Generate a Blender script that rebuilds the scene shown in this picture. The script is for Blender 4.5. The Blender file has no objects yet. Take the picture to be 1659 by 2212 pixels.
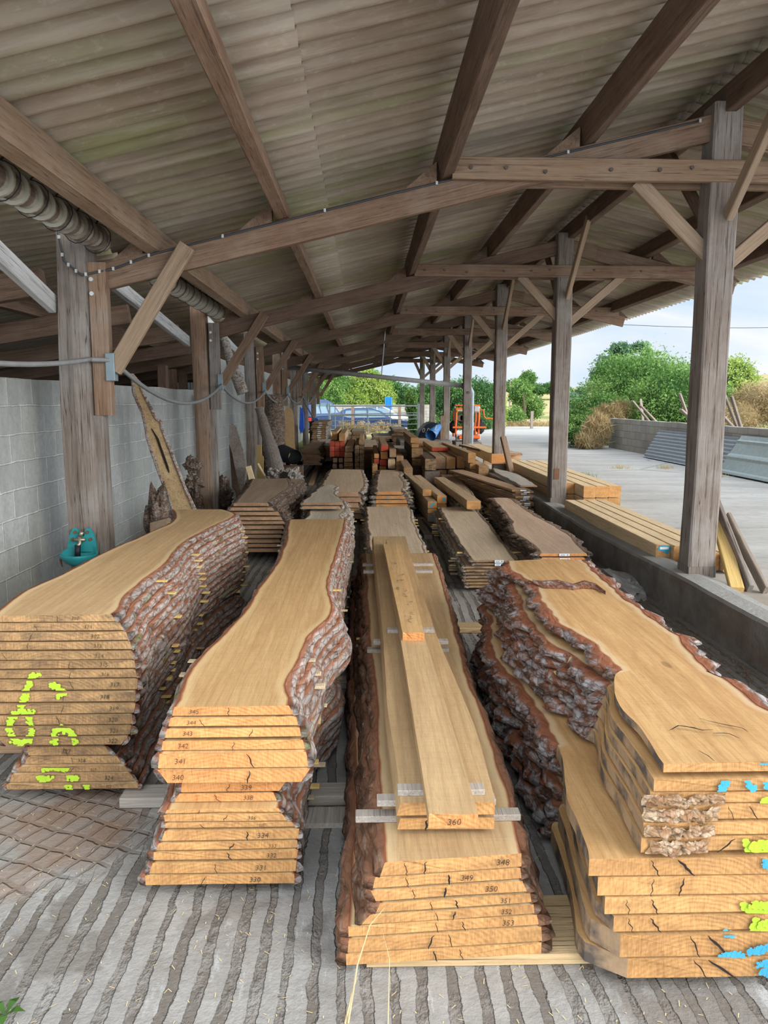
import bpy, bmesh, math, random
import numpy as np
from mathutils import Vector, Matrix, noise
random.seed(7)
SC = bpy.context.scene
COL = SC.collection
R = math.radians
# ------------------------------------------------------------------ camera
F = 1660.0; PITCH = R(8.17); YAW = math.atan(39/1660*math.cos(PITCH)); EYE = 1.63
camd = bpy.data.cameras.new('camera'); cam = bpy.data.objects.new('camera', camd); COL.objects.link(cam)
camd.sensor_fit = 'VERTICAL'; camd.sensor_height = 24.0; camd.lens = 24.0*F/2212.0
camd.clip_start = 0.05; camd.clip_end = 2000
cam.location = (0, 0, EYE)
cam.rotation_euler = (math.pi/2-PITCH, 0, -YAW)
SC.camera = cam
# ------------------------------------------------------------------ view + light
SC.view_settings.view_transform = 'Standard'; SC.view_settings.look = 'None'
SC.view_settings.gamma = 1.0; SC.view_settings.use_curve_mapping = False
SC.view_settings.exposure = 0.84
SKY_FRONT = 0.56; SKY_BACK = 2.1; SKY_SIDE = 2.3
SUN_E = 2.0
sund = bpy.data.lights.new('sun', 'SUN'); sun = bpy.data.objects.new('sun', sund); COL.objects.link(sun)
sund.energy = SUN_E; sund.angle = R(40); sund.color = (1.0, 0.95, 0.86)
sun.rotation_euler = Vector((0.9, -0.75, 0.5)).to_track_quat('Z', 'Y').to_euler()
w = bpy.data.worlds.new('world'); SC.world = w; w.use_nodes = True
nt = w.node_tree; nt.nodes.clear()
wo = nt.nodes.new('ShaderNodeOutputWorld'); bg = nt.nodes.new('ShaderNodeBackground')
tc = nt.nodes.new('ShaderNodeTexCoord'); mp = nt.nodes.new('ShaderNodeMapping'); mp.inputs['Scale'].default_value = (1.2, 1.2, 4.5)
nz = nt.nodes.new('ShaderNodeTexNoise'); nz.inputs['Scale'].default_value = 2.4; nz.inputs['Detail'].default_value = 7; nz.inputs['Distortion'].default_value = .5
rp = nt.nodes.new('ShaderNodeValToRGB')
rp.color_ramp.elements[0].position = .36; rp.color_ramp.elements[0].color = (.60, .78, 1.0, 1)
rp.color_ramp.elements[1].position = .6; rp.color_ramp.elements[1].color = (1.0, 1.02, 1.06, 1)
nt.links.new(tc.outputs['Generated'], mp.inputs[0]); nt.links.new(mp.outputs[0], nz.inputs[0]); nt.links.new(nz.outputs[0], rp.inputs[0])
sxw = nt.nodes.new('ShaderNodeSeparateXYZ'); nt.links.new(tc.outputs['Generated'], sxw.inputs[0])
rw = nt.nodes.new('ShaderNodeMapRange'); rw.inputs['From Min'].default_value = .75; rw.inputs['From Max'].default_value = -1.0     # sky brightened behind the camera, out of view, to light the shed inside
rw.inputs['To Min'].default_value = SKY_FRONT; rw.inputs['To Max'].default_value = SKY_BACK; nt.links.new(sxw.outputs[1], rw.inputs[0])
rx_ = nt.nodes.new('ShaderNodeMapRange'); rx_.inputs['From Min'].default_value = .45; rx_.inputs['From Max'].default_value = 1.0; rx_.inputs['To Min'].default_value = 1.0; rx_.inputs['To Max'].default_value = SKY_SIDE     # and brightened again towards the yard side, out of view
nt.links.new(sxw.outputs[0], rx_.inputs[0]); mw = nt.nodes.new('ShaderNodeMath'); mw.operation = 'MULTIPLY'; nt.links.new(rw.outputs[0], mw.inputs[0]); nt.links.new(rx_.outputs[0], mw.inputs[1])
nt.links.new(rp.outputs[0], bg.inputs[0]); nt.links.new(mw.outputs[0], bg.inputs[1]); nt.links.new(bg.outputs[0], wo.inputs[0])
# ------------------------------------------------------------------ picture geometry: pixel -> world
_cy, _sy, _cp, _sp = math.cos(YAW), math.sin(YAW), math.cos(PITCH), math.sin(PITCH)
_fw = (_sy*_cp, _cy*_cp, -_sp); _rt = (_cy, -_sy, 0); _up = (_sy*_sp, _cy*_sp, _cp)
def ray(px, py):
    a = (px-829.5)/F; b = (1106-py)/F
    return [_fw[i]+a*_rt[i]+b*_up[i] for i in range(3)]
def atz(px, py, z):
    d = ray(px, py); t = (z-EYE)/d[2]; return Vector((d[0]*t, d[1]*t, z))
def aty(px, py, y):
    d = ray(px, py); t = y/d[1]; return Vector((d[0]*t, y, EYE+d[2]*t))
def atx(px, py, x):
    d = ray(px, py); t = x/d[0]; return Vector((x, d[1]*t, EYE+d[2]*t))
# ------------------------------------------------------------------ node helper
class G:
    def __init__(s, name, rough=.8, spec=.3):
        s.m = bpy.data.materials.new(name); s.m.use_nodes = True; s.t = s.m.node_tree; s.t.nodes.clear()
        s.out = s.t.nodes.new('ShaderNodeOutputMaterial'); s.b = s.t.nodes.new('ShaderNodeBsdfPrincipled')
        s.t.links.new(s.b.outputs[0], s.out.inputs[0]); s.b.inputs['Roughness'].default_value = rough
        s.b.inputs['Specular IOR Level'].default_value = spec
        tc = s.t.nodes.new('ShaderNodeTexCoord'); s.obj = tc.outputs['Object']
    def n(s, ty, **k):
        a = s.t.nodes.new(ty)
        for q, v in k.items(): setattr(a, q, v)
        return a
    def put(s, sock, v):
        if hasattr(v, 'is_linked') or isinstance(v, bpy.types.NodeSocket): s.t.links.new(v, sock)
        elif isinstance(v, (tuple, list)): sock.default_value = tuple(v)+((1,) if len(v) == 3 and len(sock.default_value) == 4 else ())
        else: sock.default_value = v
    def map(s, c, sc=(1, 1, 1), loc=(0, 0, 0), rot=(0, 0, 0)):
        a = s.n('ShaderNodeMapping'); s.put(a.inputs[0], c); a.inputs['Scale'].default_value = sc
        a.inputs['Location'].default_value = loc; a.inputs['Rotation'].default_value = rot; return a.outputs[0]
    def rnd(s):
        return s.n('ShaderNodeObjectInfo').outputs['Random']
    def shift(s, c, amt=37.0):
        r = s.rnd(); v = s.n('ShaderNodeCombineXYZ'); k = s.math('MULTIPLY', r, amt)
        for i in range(3): s.put(v.inputs[i], k)
        a = s.n('ShaderNodeVectorMath', operation='ADD'); s.put(a.inputs[0], c); s.put(a.inputs[1], v.outputs[0]); return a.outputs[0]
    def noise(s, c, sc=5, det=4, ro=.55, dis=0):
        a = s.n('ShaderNodeTexNoise'); s.put(a.inputs['Vector'], c); a.inputs['Scale'].default_value = sc
        a.inputs['Detail'].default_value = det; a.inputs['Roughness'].default_value = ro; a.inputs['Distortion'].default_value = dis
        return a.outputs[0]
    def vor(s, c, sc=5, feat='F1', out=0):
        a = s.n('ShaderNodeTexVoronoi', feature=feat); s.put(a.inputs['Vector'], c); a.inputs['Scale'].default_value = sc; return a.outputs[out]
    def wave(s, c, sc=5, dis=2, det=2, dsc=1, direction='X'):
        a = s.n('ShaderNodeTexWave', wave_type='BANDS', bands_direction=direction); s.put(a.inputs['Vector'], c)
        a.inputs['Scale'].default_value = sc; a.inputs['Distortion'].default_value = dis; a.inputs['Detail'].default_value = det
        a.inputs['Detail Scale'].default_value = dsc; return a.outputs['Fac']
    def ramp(s, f, st, interp='LINEAR'):
        a = s.n('ShaderNodeValToRGB'); s.put(a.inputs[0], f); e = a.color_ramp.elements; a.color_ramp.interpolation = interp
        while len(e) < len(st): e.new(.5)
        for i, (p, c) in enumerate(st):
            e[i].position = p; c = (c, c, c) if not isinstance(c, (tuple, list)) else c; e[i].color = (c[0], c[1], c[2], 1)
        return a.outputs[0]
    def mix(s, f, a, b, mode='MIX'):
        m = s.n('ShaderNodeMix', data_type='RGBA', blend_type=mode); s.put(m.inputs[0], f); s.put(m.inputs[6], a); s.put(m.inputs[7], b); return m.outputs[2]
    def math(s, op, a, b=0.0, clamp=False):
        m = s.n('ShaderNodeMath', operation=op, use_clamp=clamp); s.put(m.inputs[0], a); s.put(m.inputs[1], b); return m.outputs[0]
    def attr(s, name):
        a = s.n('ShaderNodeAttribute'); a.attribute_name = name; return a.outputs['Fac']
    def hsv(s, c, h=.5, sa=1, v=1):
        a = s.n('ShaderNodeHueSaturation'); s.put(a.inputs['Color'], c); s.put(a.inputs['Hue'], h); s.put(a.inputs['Saturation'], sa); s.put(a.inputs['Value'], v); return a.outputs[0]
    def vary(s, c, amt=.15):
        return s.hsv(c, v=s.math('ADD', s.math('MULTIPLY', s.rnd(), 2*amt), 1-amt))
    def bump(s, h, st=.4, d=.01):
        a = s.n('ShaderNodeBump'); a.inputs['Strength'].default_value = st; a.inputs['Distance'].default_value = d
        s.put(a.inputs['Height'], h); s.t.links.new(a.outputs[0], s.b.inputs['Normal'])
    def done(s, c):
        s.put(s.b.inputs['Base Color'], c); return s.m
MT = {}
def plain(name, c, rough=.6, metal=0, var=.0, spec=.3):
    g = G(name, rough, spec); g.b.inputs['Metallic'].default_value = metal
    col = g.mix(g.ramp(g.noise(g.obj, 14, 5), [(.35, 0), (.7, 1)]), tuple(x*.82 for x in c), c)
    if var: col = g.vary(col, var)
    MT[name] = g.done(col); return MT[name]
def face_wood(name, lo, hi, sap, camb, grey=None, figure=1.0):
    """sawn face of a slab: long grain on local y, paler sapwood and a red cambium line at the live edges"""
    g = G(name, .75, .25); o = g.shift(g.obj)
    st = g.map(o, (9, .55, 9)); a = g.noise(st, 2.2, 6, .6, .8)
    wv = g.wave(g.map(o, (6, .5, 6)), 1.6, 7*figure, 3, 1.1)
    fine = g.noise(g.map(o, (90, 3, 90)), 3, 3, .7)
    c = g.mix(g.ramp(a, [(.3, 0), (.72, 1)]), lo, hi)
    c = g.mix(g.math('MULTIPLY', g.ramp(wv, [(.0, 1), (.25, 0), (1, 0)]), .28), c, tuple(x*.72 for x in lo))
    c = g.mix(g.math('MULTIPLY', g.ramp(fine, [(.42, 0), (.6, 1)]), .22), c, tuple(x*.6 for x in lo))
    ray_ = g.noise(g.map(o, (28, 9, 28), rot=(0, 0, .3)), 2.5, 5, .7); c = g.mix(g.math('MULTIPLY', g.ramp(ray_, [(.55, 0), (.68, 1)]), .28), c, tuple(x*.66 for x in lo)); c = g.mix(g.math('MULTIPLY', g.ramp(ray_, [(.3, 1), (.42, 0)]), .2), c, tuple(min(1, x*1.18) for x in hi))
    blot = g.noise(o, 2.3, 5, .6, .4)
    c = g.mix(g.math('MULTIPLY', g.ramp(blot, [(.5, 0), (.75, 1)]), .35), c, tuple(x*.8 for x in lo) if grey is None else grey)
    saw = g.noise(g.map(o, (3, 60, 1)), 2, 3)
    c = g.mix(g.math('MULTIPLY', g.ramp(saw, [(.45, 0), (.65, 1)]), .07), c, (.05, .03, .02))
    kn = g.vor(g.map(o, (3.2, 1.3, .01)), 1.0)
    c = g.mix(g.math('MULTIPLY', g.ramp(kn, [(.0, 1), (.035, 1), (.06, 0)]), .55), c, tuple(x*.35 for x in lo))
    e = g.math('ADD', g.attr('edge'), g.math('MULTIPLY', g.math('SUBTRACT', g.noise(o, 9, 4), .5), .25))
    c = g.mix(g.ramp(e, [(.05, 0), (.5, .55)]), c, sap)
    c = g.mix(g.ramp(e, [(.74, 0), (.92, 1)]), c, camb)
    c = g.vary(c, .07)
    g.bump(g.math('ADD', g.math('MULTIPLY', fine, .5), g.math('ADD', g.math('MULTIPLY', ray_, .6), g.math('MULTIPLY', saw, .3))), .45, .004)
    MT[name] = g.done(c); return MT[name]
def end_wood(name, lo, hi, dark, dirty=.3):
    g = G(name, .8, .2); o = g.shift(g.obj)
    rg = g.n('ShaderNodeTexWave', wave_type='RINGS', rings_direction='Y'); g.put(rg.inputs['Vector'], g.map(g.obj, (1, .2, 1.5), loc=(.05, 0, .12))); rg.inputs['Scale'].default_value = 17; rg.inputs['Distortion'].default_value = 5; rg.inputs['Detail'].default_value = 3; ring = rg.outputs['Fac']
    fib = g.noise(g.map(o, (60, 8, 8), rot=(0, .45, 0)), 3, 4, .65)
    c = g.mix(g.ramp(g.noise(o, 5, 4, .6), [(.3, 0), (.7, 1)]), lo, hi)
    c = g.mix(g.math('MULTIPLY', ring, .30), c, tuple(x*.66 for x in lo))
    c = g.mix(g.math('MULTIPLY', g.ramp(fib, [(.42, 0), (.62, 1)]), .5), c, tuple(min(1, x*1.22) for x in hi))
    c = g.mix(g.math('MULTIPLY', g.ramp(fib, [(.3, 1), (.42, 0)]), .35), c, tuple(x*.55 for x in lo))
    c = g.mix(g.math('MULTIPLY', g.ramp(g.noise(g.map(o, (3.5, 2, 9)), 2.5, 6, .75), [(.42, 0), (.66, 1)]), dirty), c, dark)
    ck = g.vor(g.map(o, (7, 1, 1.6), rot=(0, .25, 0)), 1.3, 'DISTANCE_TO_EDGE')
    c = g.mix(g.math('MULTIPLY', g.ramp(g.math('ADD', ck, g.math('MULTIPLY', g.noise(o, 9, 3), .05)), [(.010, 1), (.022, 0)]), .45), c, (.035, .02, .012))
    c = g.vary(c, .09); g.bump(g.math('SUBTRACT', fib, g.math('MULTIPLY', ring, .4)), .5, .004)
    MT[name] = g.done(c); return MT[name]
def bark_mat(name, base, red, grey, dark, gk=.55, moss=0):
    g = G(name, .95, .1); o = g.shift(g.obj)
    n1 = g.noise(g.map(o, (14, 6, 22)), 1.6, 8, .7, .7); n2 = g.noise(g.map(o, (5, 3, 5)), 2.0, 5, .6)
    v = g.vor(g.map(o, (30, 11, 40)), 1.0, 'DISTANCE_TO_EDGE')
    c = g.mix(g.ramp(n1, [(.32, 0), (.68, 1)]), dark, base)
    c = g.mix(g.math('MULTIPLY', g.ramp(n2, [(.4, 0), (.6, 1)]), .8), c, red)
    c = g.mix(g.math('MULTIPLY', g.ramp(g.noise(g.map(o, (11, 6, 16)), 1.7, 7, .65, .9), [(1-gk-.05, 0), (1-gk+.09, 1)]), .9), c, grey)
    c = g.mix(g.math('MULTIPLY', g.ramp(v, [(.0, 1), (.09, 0)]), .55), c, tuple(x*.35 for x in dark))
    if moss: c = g.mix(g.math('MULTIPLY', g.ramp(g.noise(o, 2.1, 3), [(.62, 0), (.7, 1)]), moss), c, (.16, .24, .05))
    c = g.mix(g.ramp(g.attr('edge'), [(.45, 0), (.9, 1)]), c, red)
    c = g.vary(c, .1); g.bump(g.math('ADD', n1, v), 1.0, .02)
    MT[name] = g.done(c); return MT[name]
def timber(name, lo, hi, grey, gk=.5, scale=1.0, crack=.6):
    """old sawn timber, grain along local y"""
    g = G(name, .88, .15); o = g.shift(g.obj)
    a = g.noise(g.map(o, (16*scale, .8, 16*scale)), 2.0, 7, .65, .6); b = g.noise(o, 2.2, 5, .65)
    f = g.noise(g.map(o, (70, 3, 70)), 2.2, 4, .7)
    c = g.mix(g.ramp(a, [(.3, 0), (.7, 1)]), lo, hi)
    c = g.mix(g.math('MULTIPLY', g.ramp(b, [(.42, 0), (.66, 1)]), gk), c, grey)
    c = g.mix(g.math('MULTIPLY', g.ramp(f, [(.5, 0), (.68, 1)]), .35), c, tuple(x*.5 for x in lo))
    ck = g.noise(g.map(o, (22, .35, 22)), 1.6, 3, .5)
    c = g.mix(g.math('MULTIPLY', g.ramp(ck, [(.485, 0), (.497, 1), (.503, 1), (.515, 0)]), crack), c, (.03, .022, .018))
    sp = g.vor(o, 38); c = g.mix(g.math('MULTIPLY', g.ramp(sp, [(.0, 1), (.13, 0)]), .25), c, tuple(x*.4 for x in lo))
    c = g.vary(c, .1); g.bump(g.math('ADD', f, g.math('MULTIPLY', a, .8)), .6, .006)
    MT[name] = g.done(c); return MT[name]
# oak slabs
face_wood('oak_face', (.40, .25, .12), (.52, .35, .175), (.58, .43, .24), (.25, .085, .035))
face_wood('oak_face_warm', (.44, .255, .105), (.57, .365, .165), (.60, .42, .21), (.27, .09, .035))
face_wood('burr_face', (.44, .235, .09), (.60, .37, .155), (.58, .44, .27), (.26, .10, .05), figure=2.2)
face_wood('tan_face', (.52, .365, .23), (.70, .52, .345), (.64, .49, .33), (.32, .19, .11), grey=(.42, .32, .23))
face_wood('dull_face', (.36, .245, .155), (.50, .36, .24), (.40, .31, .22), (.16, .09, .055), grey=(.30, .24, .18))
face_wood('pale_face', (.52, .44, .32), (.70, .61, .46), (.66, .58, .44), (.36, .27, .18), grey=(.46, .43, .36), figure=1.8)
end_wood('oak_end', (.38, .185, .065), (.50, .27, .10), (.16, .08, .035), .45)
end_wood('oak_end_red', (.43, .175, .055), (.56, .275, .10), (.33, .12, .04), .35)
end_wood('oak_end_dirty', (.23, .13, .06), (.37, .22, .095), (.10, .065, .04), .8)
end_wood('dull_end', (.30, .17, .095), (.44, .27, .155), (.08, .055, .04), .5)
end_wood('black_end', (.22, .14, .075), (.34, .21, .11), (.03, .027, .024), .95)
end_wood('red_end', (.42, .05, .03), (.52, .10, .05), (.22, .04, .03), .5)
bark_mat('bark', (.25, .155, .11), (.30, .125, .07), (.42, .37, .33), (.09, .055, .04), .55, .5)
bark_mat('bark_fibrous', (.24, .145, .09), (.27, .125, .07), (.36, .27, .2), (.12, .06, .035), .42)
bark_mat('bark_rugged', (.21, .12, .08), (.27, .10, .05), (.42, .39, .37), (.06, .035, .025), .50)
bark_mat('bark_old', (.18, .13, .095), (.22, .145, .10), (.34, .30, .26), (.04, .028, .02), .45)
bark_mat('bark_pale', (.33, .26, .19), (.28, .18, .11), (.48, .45, .40), (.14, .10, .07), .55)
timber('beam_brown', (.14, .083, .053), (.25, .16, .105), (.28, .21, .15), .55)
timber('beam_dusty', (.19, .12, .075), (.29, .195, .125), (.30, .23, .165), .6)
timber('beam_dark', (.09, .056, .038), (.18, .115, .078), (.20, .145, .105), .4)
timber('post_grey', (.13, .10, .08), (.26, .215, .18), (.28, .26, .235), .7, 1.4, .85)
timber('post_brown', (.16, .095, .06), (.28, .18, .115), (.27, .23, .19), .5, 1, .7)
timber('weathered', (.34, .33, .31), (.55, .54, .52), (.42, .41, .39), .5)
timber('brace_tan', (.24, .165, .105), (.36, .26, .175), (.30, .23, .165), .5, 1.2, .3)
timber('new_wood', (.60, .43, .24), (.76, .58, .36), (.62, .47, .29), .4, 1.0, .35)
timber('beam_fresh', (.46, .30, .165), (.64, .45, .26), (.48, .36, .24), .45, 1, .4)
timber('beam_aged', (.34, .205, .115), (.52, .34, .20), (.30, .22, .15), .5, 1, .4)
timber('lath', (.42, .31, .18), (.60, .46, .28), (.45, .38, .28), .5, 2, .1)
timber('lath_grey', (.30, .25, .20), (.46, .40, .33), (.36, .32, .28), .5, 2, .3)
timber('lath_yellow', (.55, .36, .12), (.72, .50, .2), (.52, .36, .16), .3, 2, .0)
timber('split_wood', (.40, .27, .13), (.60, .44, .25), (.34, .20, .10), .4, .6, .8)
plain('zinc', (.42, .45, .46), .45, .6); plain('galv', (.40, .44, .47), .45, .5); plain('bracket_zinc', (.22, .27, .28), .5, .4); plain('galv_green', (.40, .46, .44), .5, .35)
plain('bolt', (.12, .09, .075), .6, .4); plain('bolt_bright', (.6, .6, .56), .4, .5)
plain('teal', (.022, .26, .27), .3, 0, 0, .5); plain('brass', (.42, .36, .26), .4, .7); plain('rubber', (.015, .018, .026), .55)
plain('cable', (.05, .052, .055), .5); plain('cable_grey', (.22, .22, .21), .55); plain('crack', (.02, .013, .01), .95)
plain('pvc', (.30, .29, .27), .5); plain('pvc_blue', (.38, .45, .52), .45)
plain('ink', (.035, .025, .02), .9); plain('paper', (.80, .82, .84), .6); plain('print', (.25, .25, .27), .7)
plain('spray_yellow', (.38, .55, .035), .85); plain('spray_blue', (.05, .32, .48), .7)
plain('tarp_blue', (.02, .10, .55), .45); plain('tarp_navy', (.010, .016, .03), .5); plain('tarp_sky', (.07, .22, .50), .45)
plain('tarp_white', (.62, .62, .6), .5); plain('orange', (.80, .15, .02), .45); plain('machine_grey', (.45, .45, .44), .5); plain('black_plastic', (.02, .022, .025), .5)
plain('car_blue', (.022, .05, .14), .25, .3, 0, .6); plain('car_white', (.7, .72, .75), .3, 0, 0, .5); plain('car_glass', (.14, .22, .27), .12, 0, 0, .8)
plain('tail_red', (.55, .02, .02), .3); plain('tyre', (.02, .02, .02), .8); plain('hub', (.4, .4, .42), .4, .6); plain('bag_dark', (.035, .055, .045), .6)
plain('stem', (.10, .07, .045), .9); plain('straw', (.60, .46, .24), .9, 0, .1); plain('rust', (.18, .09, .05), .8, .2)
plain('litter', (.16, .10, .055), .95, 0, .2); plain('slate', (.18, .18, .18), .8)
def leaf_mat(name, a, b, c3):
    g = G(name, .6, .25); t = g.attr('tint'); c = g.ramp(t, [(0, a), (.55, b), (1, c3)])
    g.b.inputs['Transmission Weight'].default_value = 0
    tr = g.n('ShaderNodeBsdfTranslucent'); g.put(tr.inputs[0], c); ms = g.n('ShaderNodeMixShader'); ms.inputs[0].default_value = .3
    g.t.links.new(g.b.outputs[0], ms.inputs[1]); g.t.links.new(tr.outputs[0], ms.inputs[2]); g.t.links.new(ms.outputs[0], g.out.inputs[0])
    MT[name] = g.done(c)
leaf_mat('leaf_green', (.05, .12, .02), (.12, .24, .05), (.25, .38, .10))
leaf_mat('leaf_dark', (.03, .09, .025), (.07, .17, .045), (.16, .28, .08))
leaf_mat('leaf_lime', (.13, .22, .03), (.28, .38, .07), (.45, .52, .15))
leaf_mat('leaf_blue', (.06, .13, .06), (.12, .22, .10), (.22, .33, .17))
leaf_mat('dry_grass', (.22, .15, .06), (.42, .31, .15), (.60, .48, .27))
# roof sheets
def roof_mat():
    g = G('fibre_cement', .92, .1); o = g.obj
    st = g.noise(g.map(o, (1.0, 7, 1.0)), 1.2, 6, .6, .3); big = g.noise(o, .55, 4, .6); sp = g.noise(g.map(o, (6, 11, 6)), 2.2, 5, .7)
    c = g.mix(g.ramp(st, [(.3, 0), (.7, 1)]), (.215, .165, .115), (.40, .325, .245))
    wh = g.n('ShaderNodeTexWhiteNoise', noise_dimensions='1D'); sx = g.n('ShaderNodeSeparateXYZ'); g.put(sx.inputs[0], o)
    g.put(wh.inputs['W'], g.math('FLOOR', g.math('MULTIPLY', sx.outputs[1], 1/.885)))
    c = g.mix(g.math('MULTIPLY', wh.outputs[0], .4), c, (.40, .37, .30))
    c = g.mix(g.math('MULTIPLY', g.ramp(g.noise(g.map(o, (.6, 2.2, 1)), 1.0, 4), [(.5, 0), (.66, 1)]), .7), c, (.24, .26, .11))
    c = g.mix(g.math('MULTIPLY', g.ramp(sp, [(.55, 0), (.72, 1)]), .45), c, (.50, .45, .38))
    c = g.mix(g.math('MULTIPLY', g.ramp(big, [(.45, 0), (.7, 1)]), .45), c, (.15, .11, .085)); stk = g.noise(g.map(o, (.7, 14, 1)), 1.0, 5, .7); c = g.mix(g.math('MULTIPLY', g.ramp(stk, [(.52, 0), (.64, 1)]), .4), c, (.13, .10, .08)); c = g.mix(g.math('MULTIPLY', g.ramp(stk, [(.36, 1), (.46, 0)]), .35), c, (.46, .42, .35))
    g.bump(sp, .4, .004); MT['fibre_cement'] = g.done(c)
roof_mat()
def block_mat():
    g = G('concrete_block', .93, .1); o = g.obj
    def brick(vec, c1, c2, mo):
        b = g.n('ShaderNodeTexBrick'); g.put(b.inputs['Vector'], vec); b.inputs['Scale'].default_value = 1
        b.inputs['Brick Width'].default_value = .4; b.inputs['Row Height'].default_value = .2; b.inputs['Mortar Size'].default_value = .009
        b.inputs['Mortar Smooth'].default_value = .4; b.inputs['Bias'].default_value = 0
        g.put(b.inputs['Color1'], c1); g.put(b.inputs['Color2'], c2); g.put(b.inputs['Mortar'], mo); return b
    sx = g.n('ShaderNodeSeparateXYZ'); g.put(sx.inputs[0], o); cb = g.n('ShaderNodeCombineXYZ')
    wob = g.math('MULTIPLY', g.math('SUBTRACT', g.noise(o, 3, 3), .5), .03)
    g.put(cb.inputs[0], g.math('ADD', g.math('ADD', sx.outputs[1], sx.outputs[0]), wob)); g.put(cb.inputs[1], g.math('ADD', sx.outputs[2], wob)); cb.inputs[2].default_value = 0
    b = brick(cb.outputs[0], (.31, .315, .295), (.375, .38, .35), (.51, .505, .465))
    n = g.noise(o, 26, 6, .7); c = g.mix(g.math('MULTIPLY', g.ramp(n, [(.4, 0), (.62, 1)]), .5), b.outputs[0], (.24, .24, .225))
    stn = g.noise(g.map(o, (1, 1.6, .35)), 1.7, 5, .6); c = g.mix(g.math('MULTIPLY', g.ramp(stn, [(.5, 0), (.7, 1)]), .5), c, (.17, .165, .15))
    c = g.mix(g.math('MULTIPLY', g.ramp(g.noise(o, 1.1, 3), [(.5, 0), (.7, 1)]), .35), c, (.36, .36, .28))
    g.bump(g.math('ADD', g.math('MULTIPLY', n, .5), g.math('MULTIPLY', b.outputs['Fac'], .9)), .8, .012); MT['concrete_block'] = g.done(c)
block_mat()
def floor_mat():
    g = G('grooved_concrete', .85, .25); o = g.obj
    sx = g.n('ShaderNodeSeparateXYZ'); g.put(sx.inputs[0], o); X, Y = sx.outputs[0], sx.outputs[1]
    u = g.math('ADD', X, g.math('MULTIPLY', g.math('SUBTRACT', g.noise(g.map(o, (.6, .35, 1)), 1.1, 3), .5), .16))
    cb = g.n('ShaderNodeCombineXYZ'); g.put(cb.inputs[0], u); g.put(cb.inputs[1], Y)
    wv = g.wave(cb.outputs[0], 3.9, 1.3, 3, 1.6)          # ~ 9 cm ribs
    wid = g.noise(g.map(o, (3.2, .7, 1)), 2.0, 5, .65); ragged = g.noise(o, 30, 4, .7)
    gr = g.math('ADD', wv, g.math('MULTIPLY', g.math('SUBTRACT', wid, .5), 1.9)); gr = g.math('ADD', gr, g.math('MULTIPLY', g.math('SUBTRACT', ragged, .5), .5))
    groove = g.ramp(gr, [(.24, 1), (.36, 0)])
    groove = g.math('MULTIPLY', groove, g.ramp(g.noise(g.map(o, (1.6, .9, 1)), 2.4, 6, .7), [(.36, .25), (.52, 1)]))
    # cross grooves, front left, where the floor is cut like setts
    d = g.map(o, (1, 1, 1), rot=(0, 0, R(24))); w2 = g.wave(d, 2.9, 2.0, 3, 2, 'Y'); w3 = g.wave(d, 4.4, 2.0, 3, 2, 'X')
    cx = g.math('MAXIMUM', g.ramp(w2, [(.05, 1), (.16, 0)]), g.ramp(w3, [(.05, 1), (.14, 0)]))
    dx = g.math('SUBTRACT', X, -1.45); dy = g.math('SUBTRACT', Y, 2.75)
    rr = g.math('ADD', g.math('MULTIPLY', dx, dx), g.math('MULTIPLY', g.math('MULTIPLY', dy, dy), 2.2)); patch = g.ramp(g.math('ADD', rr, g.math('MULTIPLY', g.noise(o, 3, 3), .3)), [(.45, 1), (.62, 0)])
    groove = g.mix(patch, groove, g.math('MULTIPLY', cx, .55))
    base = g.mix(g.ramp(g.noise(o, 6, 6, .7), [(.3, 0), (.7, 1)]), (.22, .202, .178), (.33, .312, .282))
    base = g.mix(g.math('MULTIPLY', g.ramp(g.noise(o, 70, 4, .7), [(.5, 0), (.7, 1)]), .4), base, (.20, .19, .175))
    base = g.mix(g.math('MULTIPLY', g.ramp(g.noise(g.map(o, (5, 1.1, 1)), 3.0, 5, .7), [(.60, 0), (.68, 1)]), .5), base, (.50, .50, .48))
    base = g.mix(g.math('MULTIPLY', g.ramp(g.noise(o, 1.3, 4), [(.5, 0), (.68, 1)]), .45), base, (.25, .24, .225))
    dark = g.mix(g.noise(o, 45, 4, .8), (.085, .072, .06), (.21, .185, .155))
    c = g.mix(groove, base, dark)
    c = g.mix(g.math('MULTIPLY', g.math('MULTIPLY', patch, g.ramp(g.noise(o, 2.2, 3), [(.42, 0), (.6, 1)])), .6), c, (.24, .13, .07))
    blots = g.ramp(g.noise(o, 1.7, 6, .6, .3), [(.56, 0), (.60, 1)]); c = g.mix(g.math('MULTIPLY', blots, .7), c, dark)
    dep = g.math('ADD', X, g.math('MULTIPLY', g.noise(o, 2, 4), .5)); c = g.mix(g.math('MULTIPLY', g.ramp(g.math('SUBTRACT', dep, 2.0), [(.28, 0), (.42, 1)]), .75), c, dark)
    g.put(g.b.inputs['Roughness'], g.ramp(g.noise(o, 3, 3), [(.4, .6), (.6, .95)]))
    g.bump(g.math('SUBTRACT', g.math('MULTIPLY', ragged, .35), groove), .9, .018); MT['grooved_concrete'] = g.done(c)
floor_mat()
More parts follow.
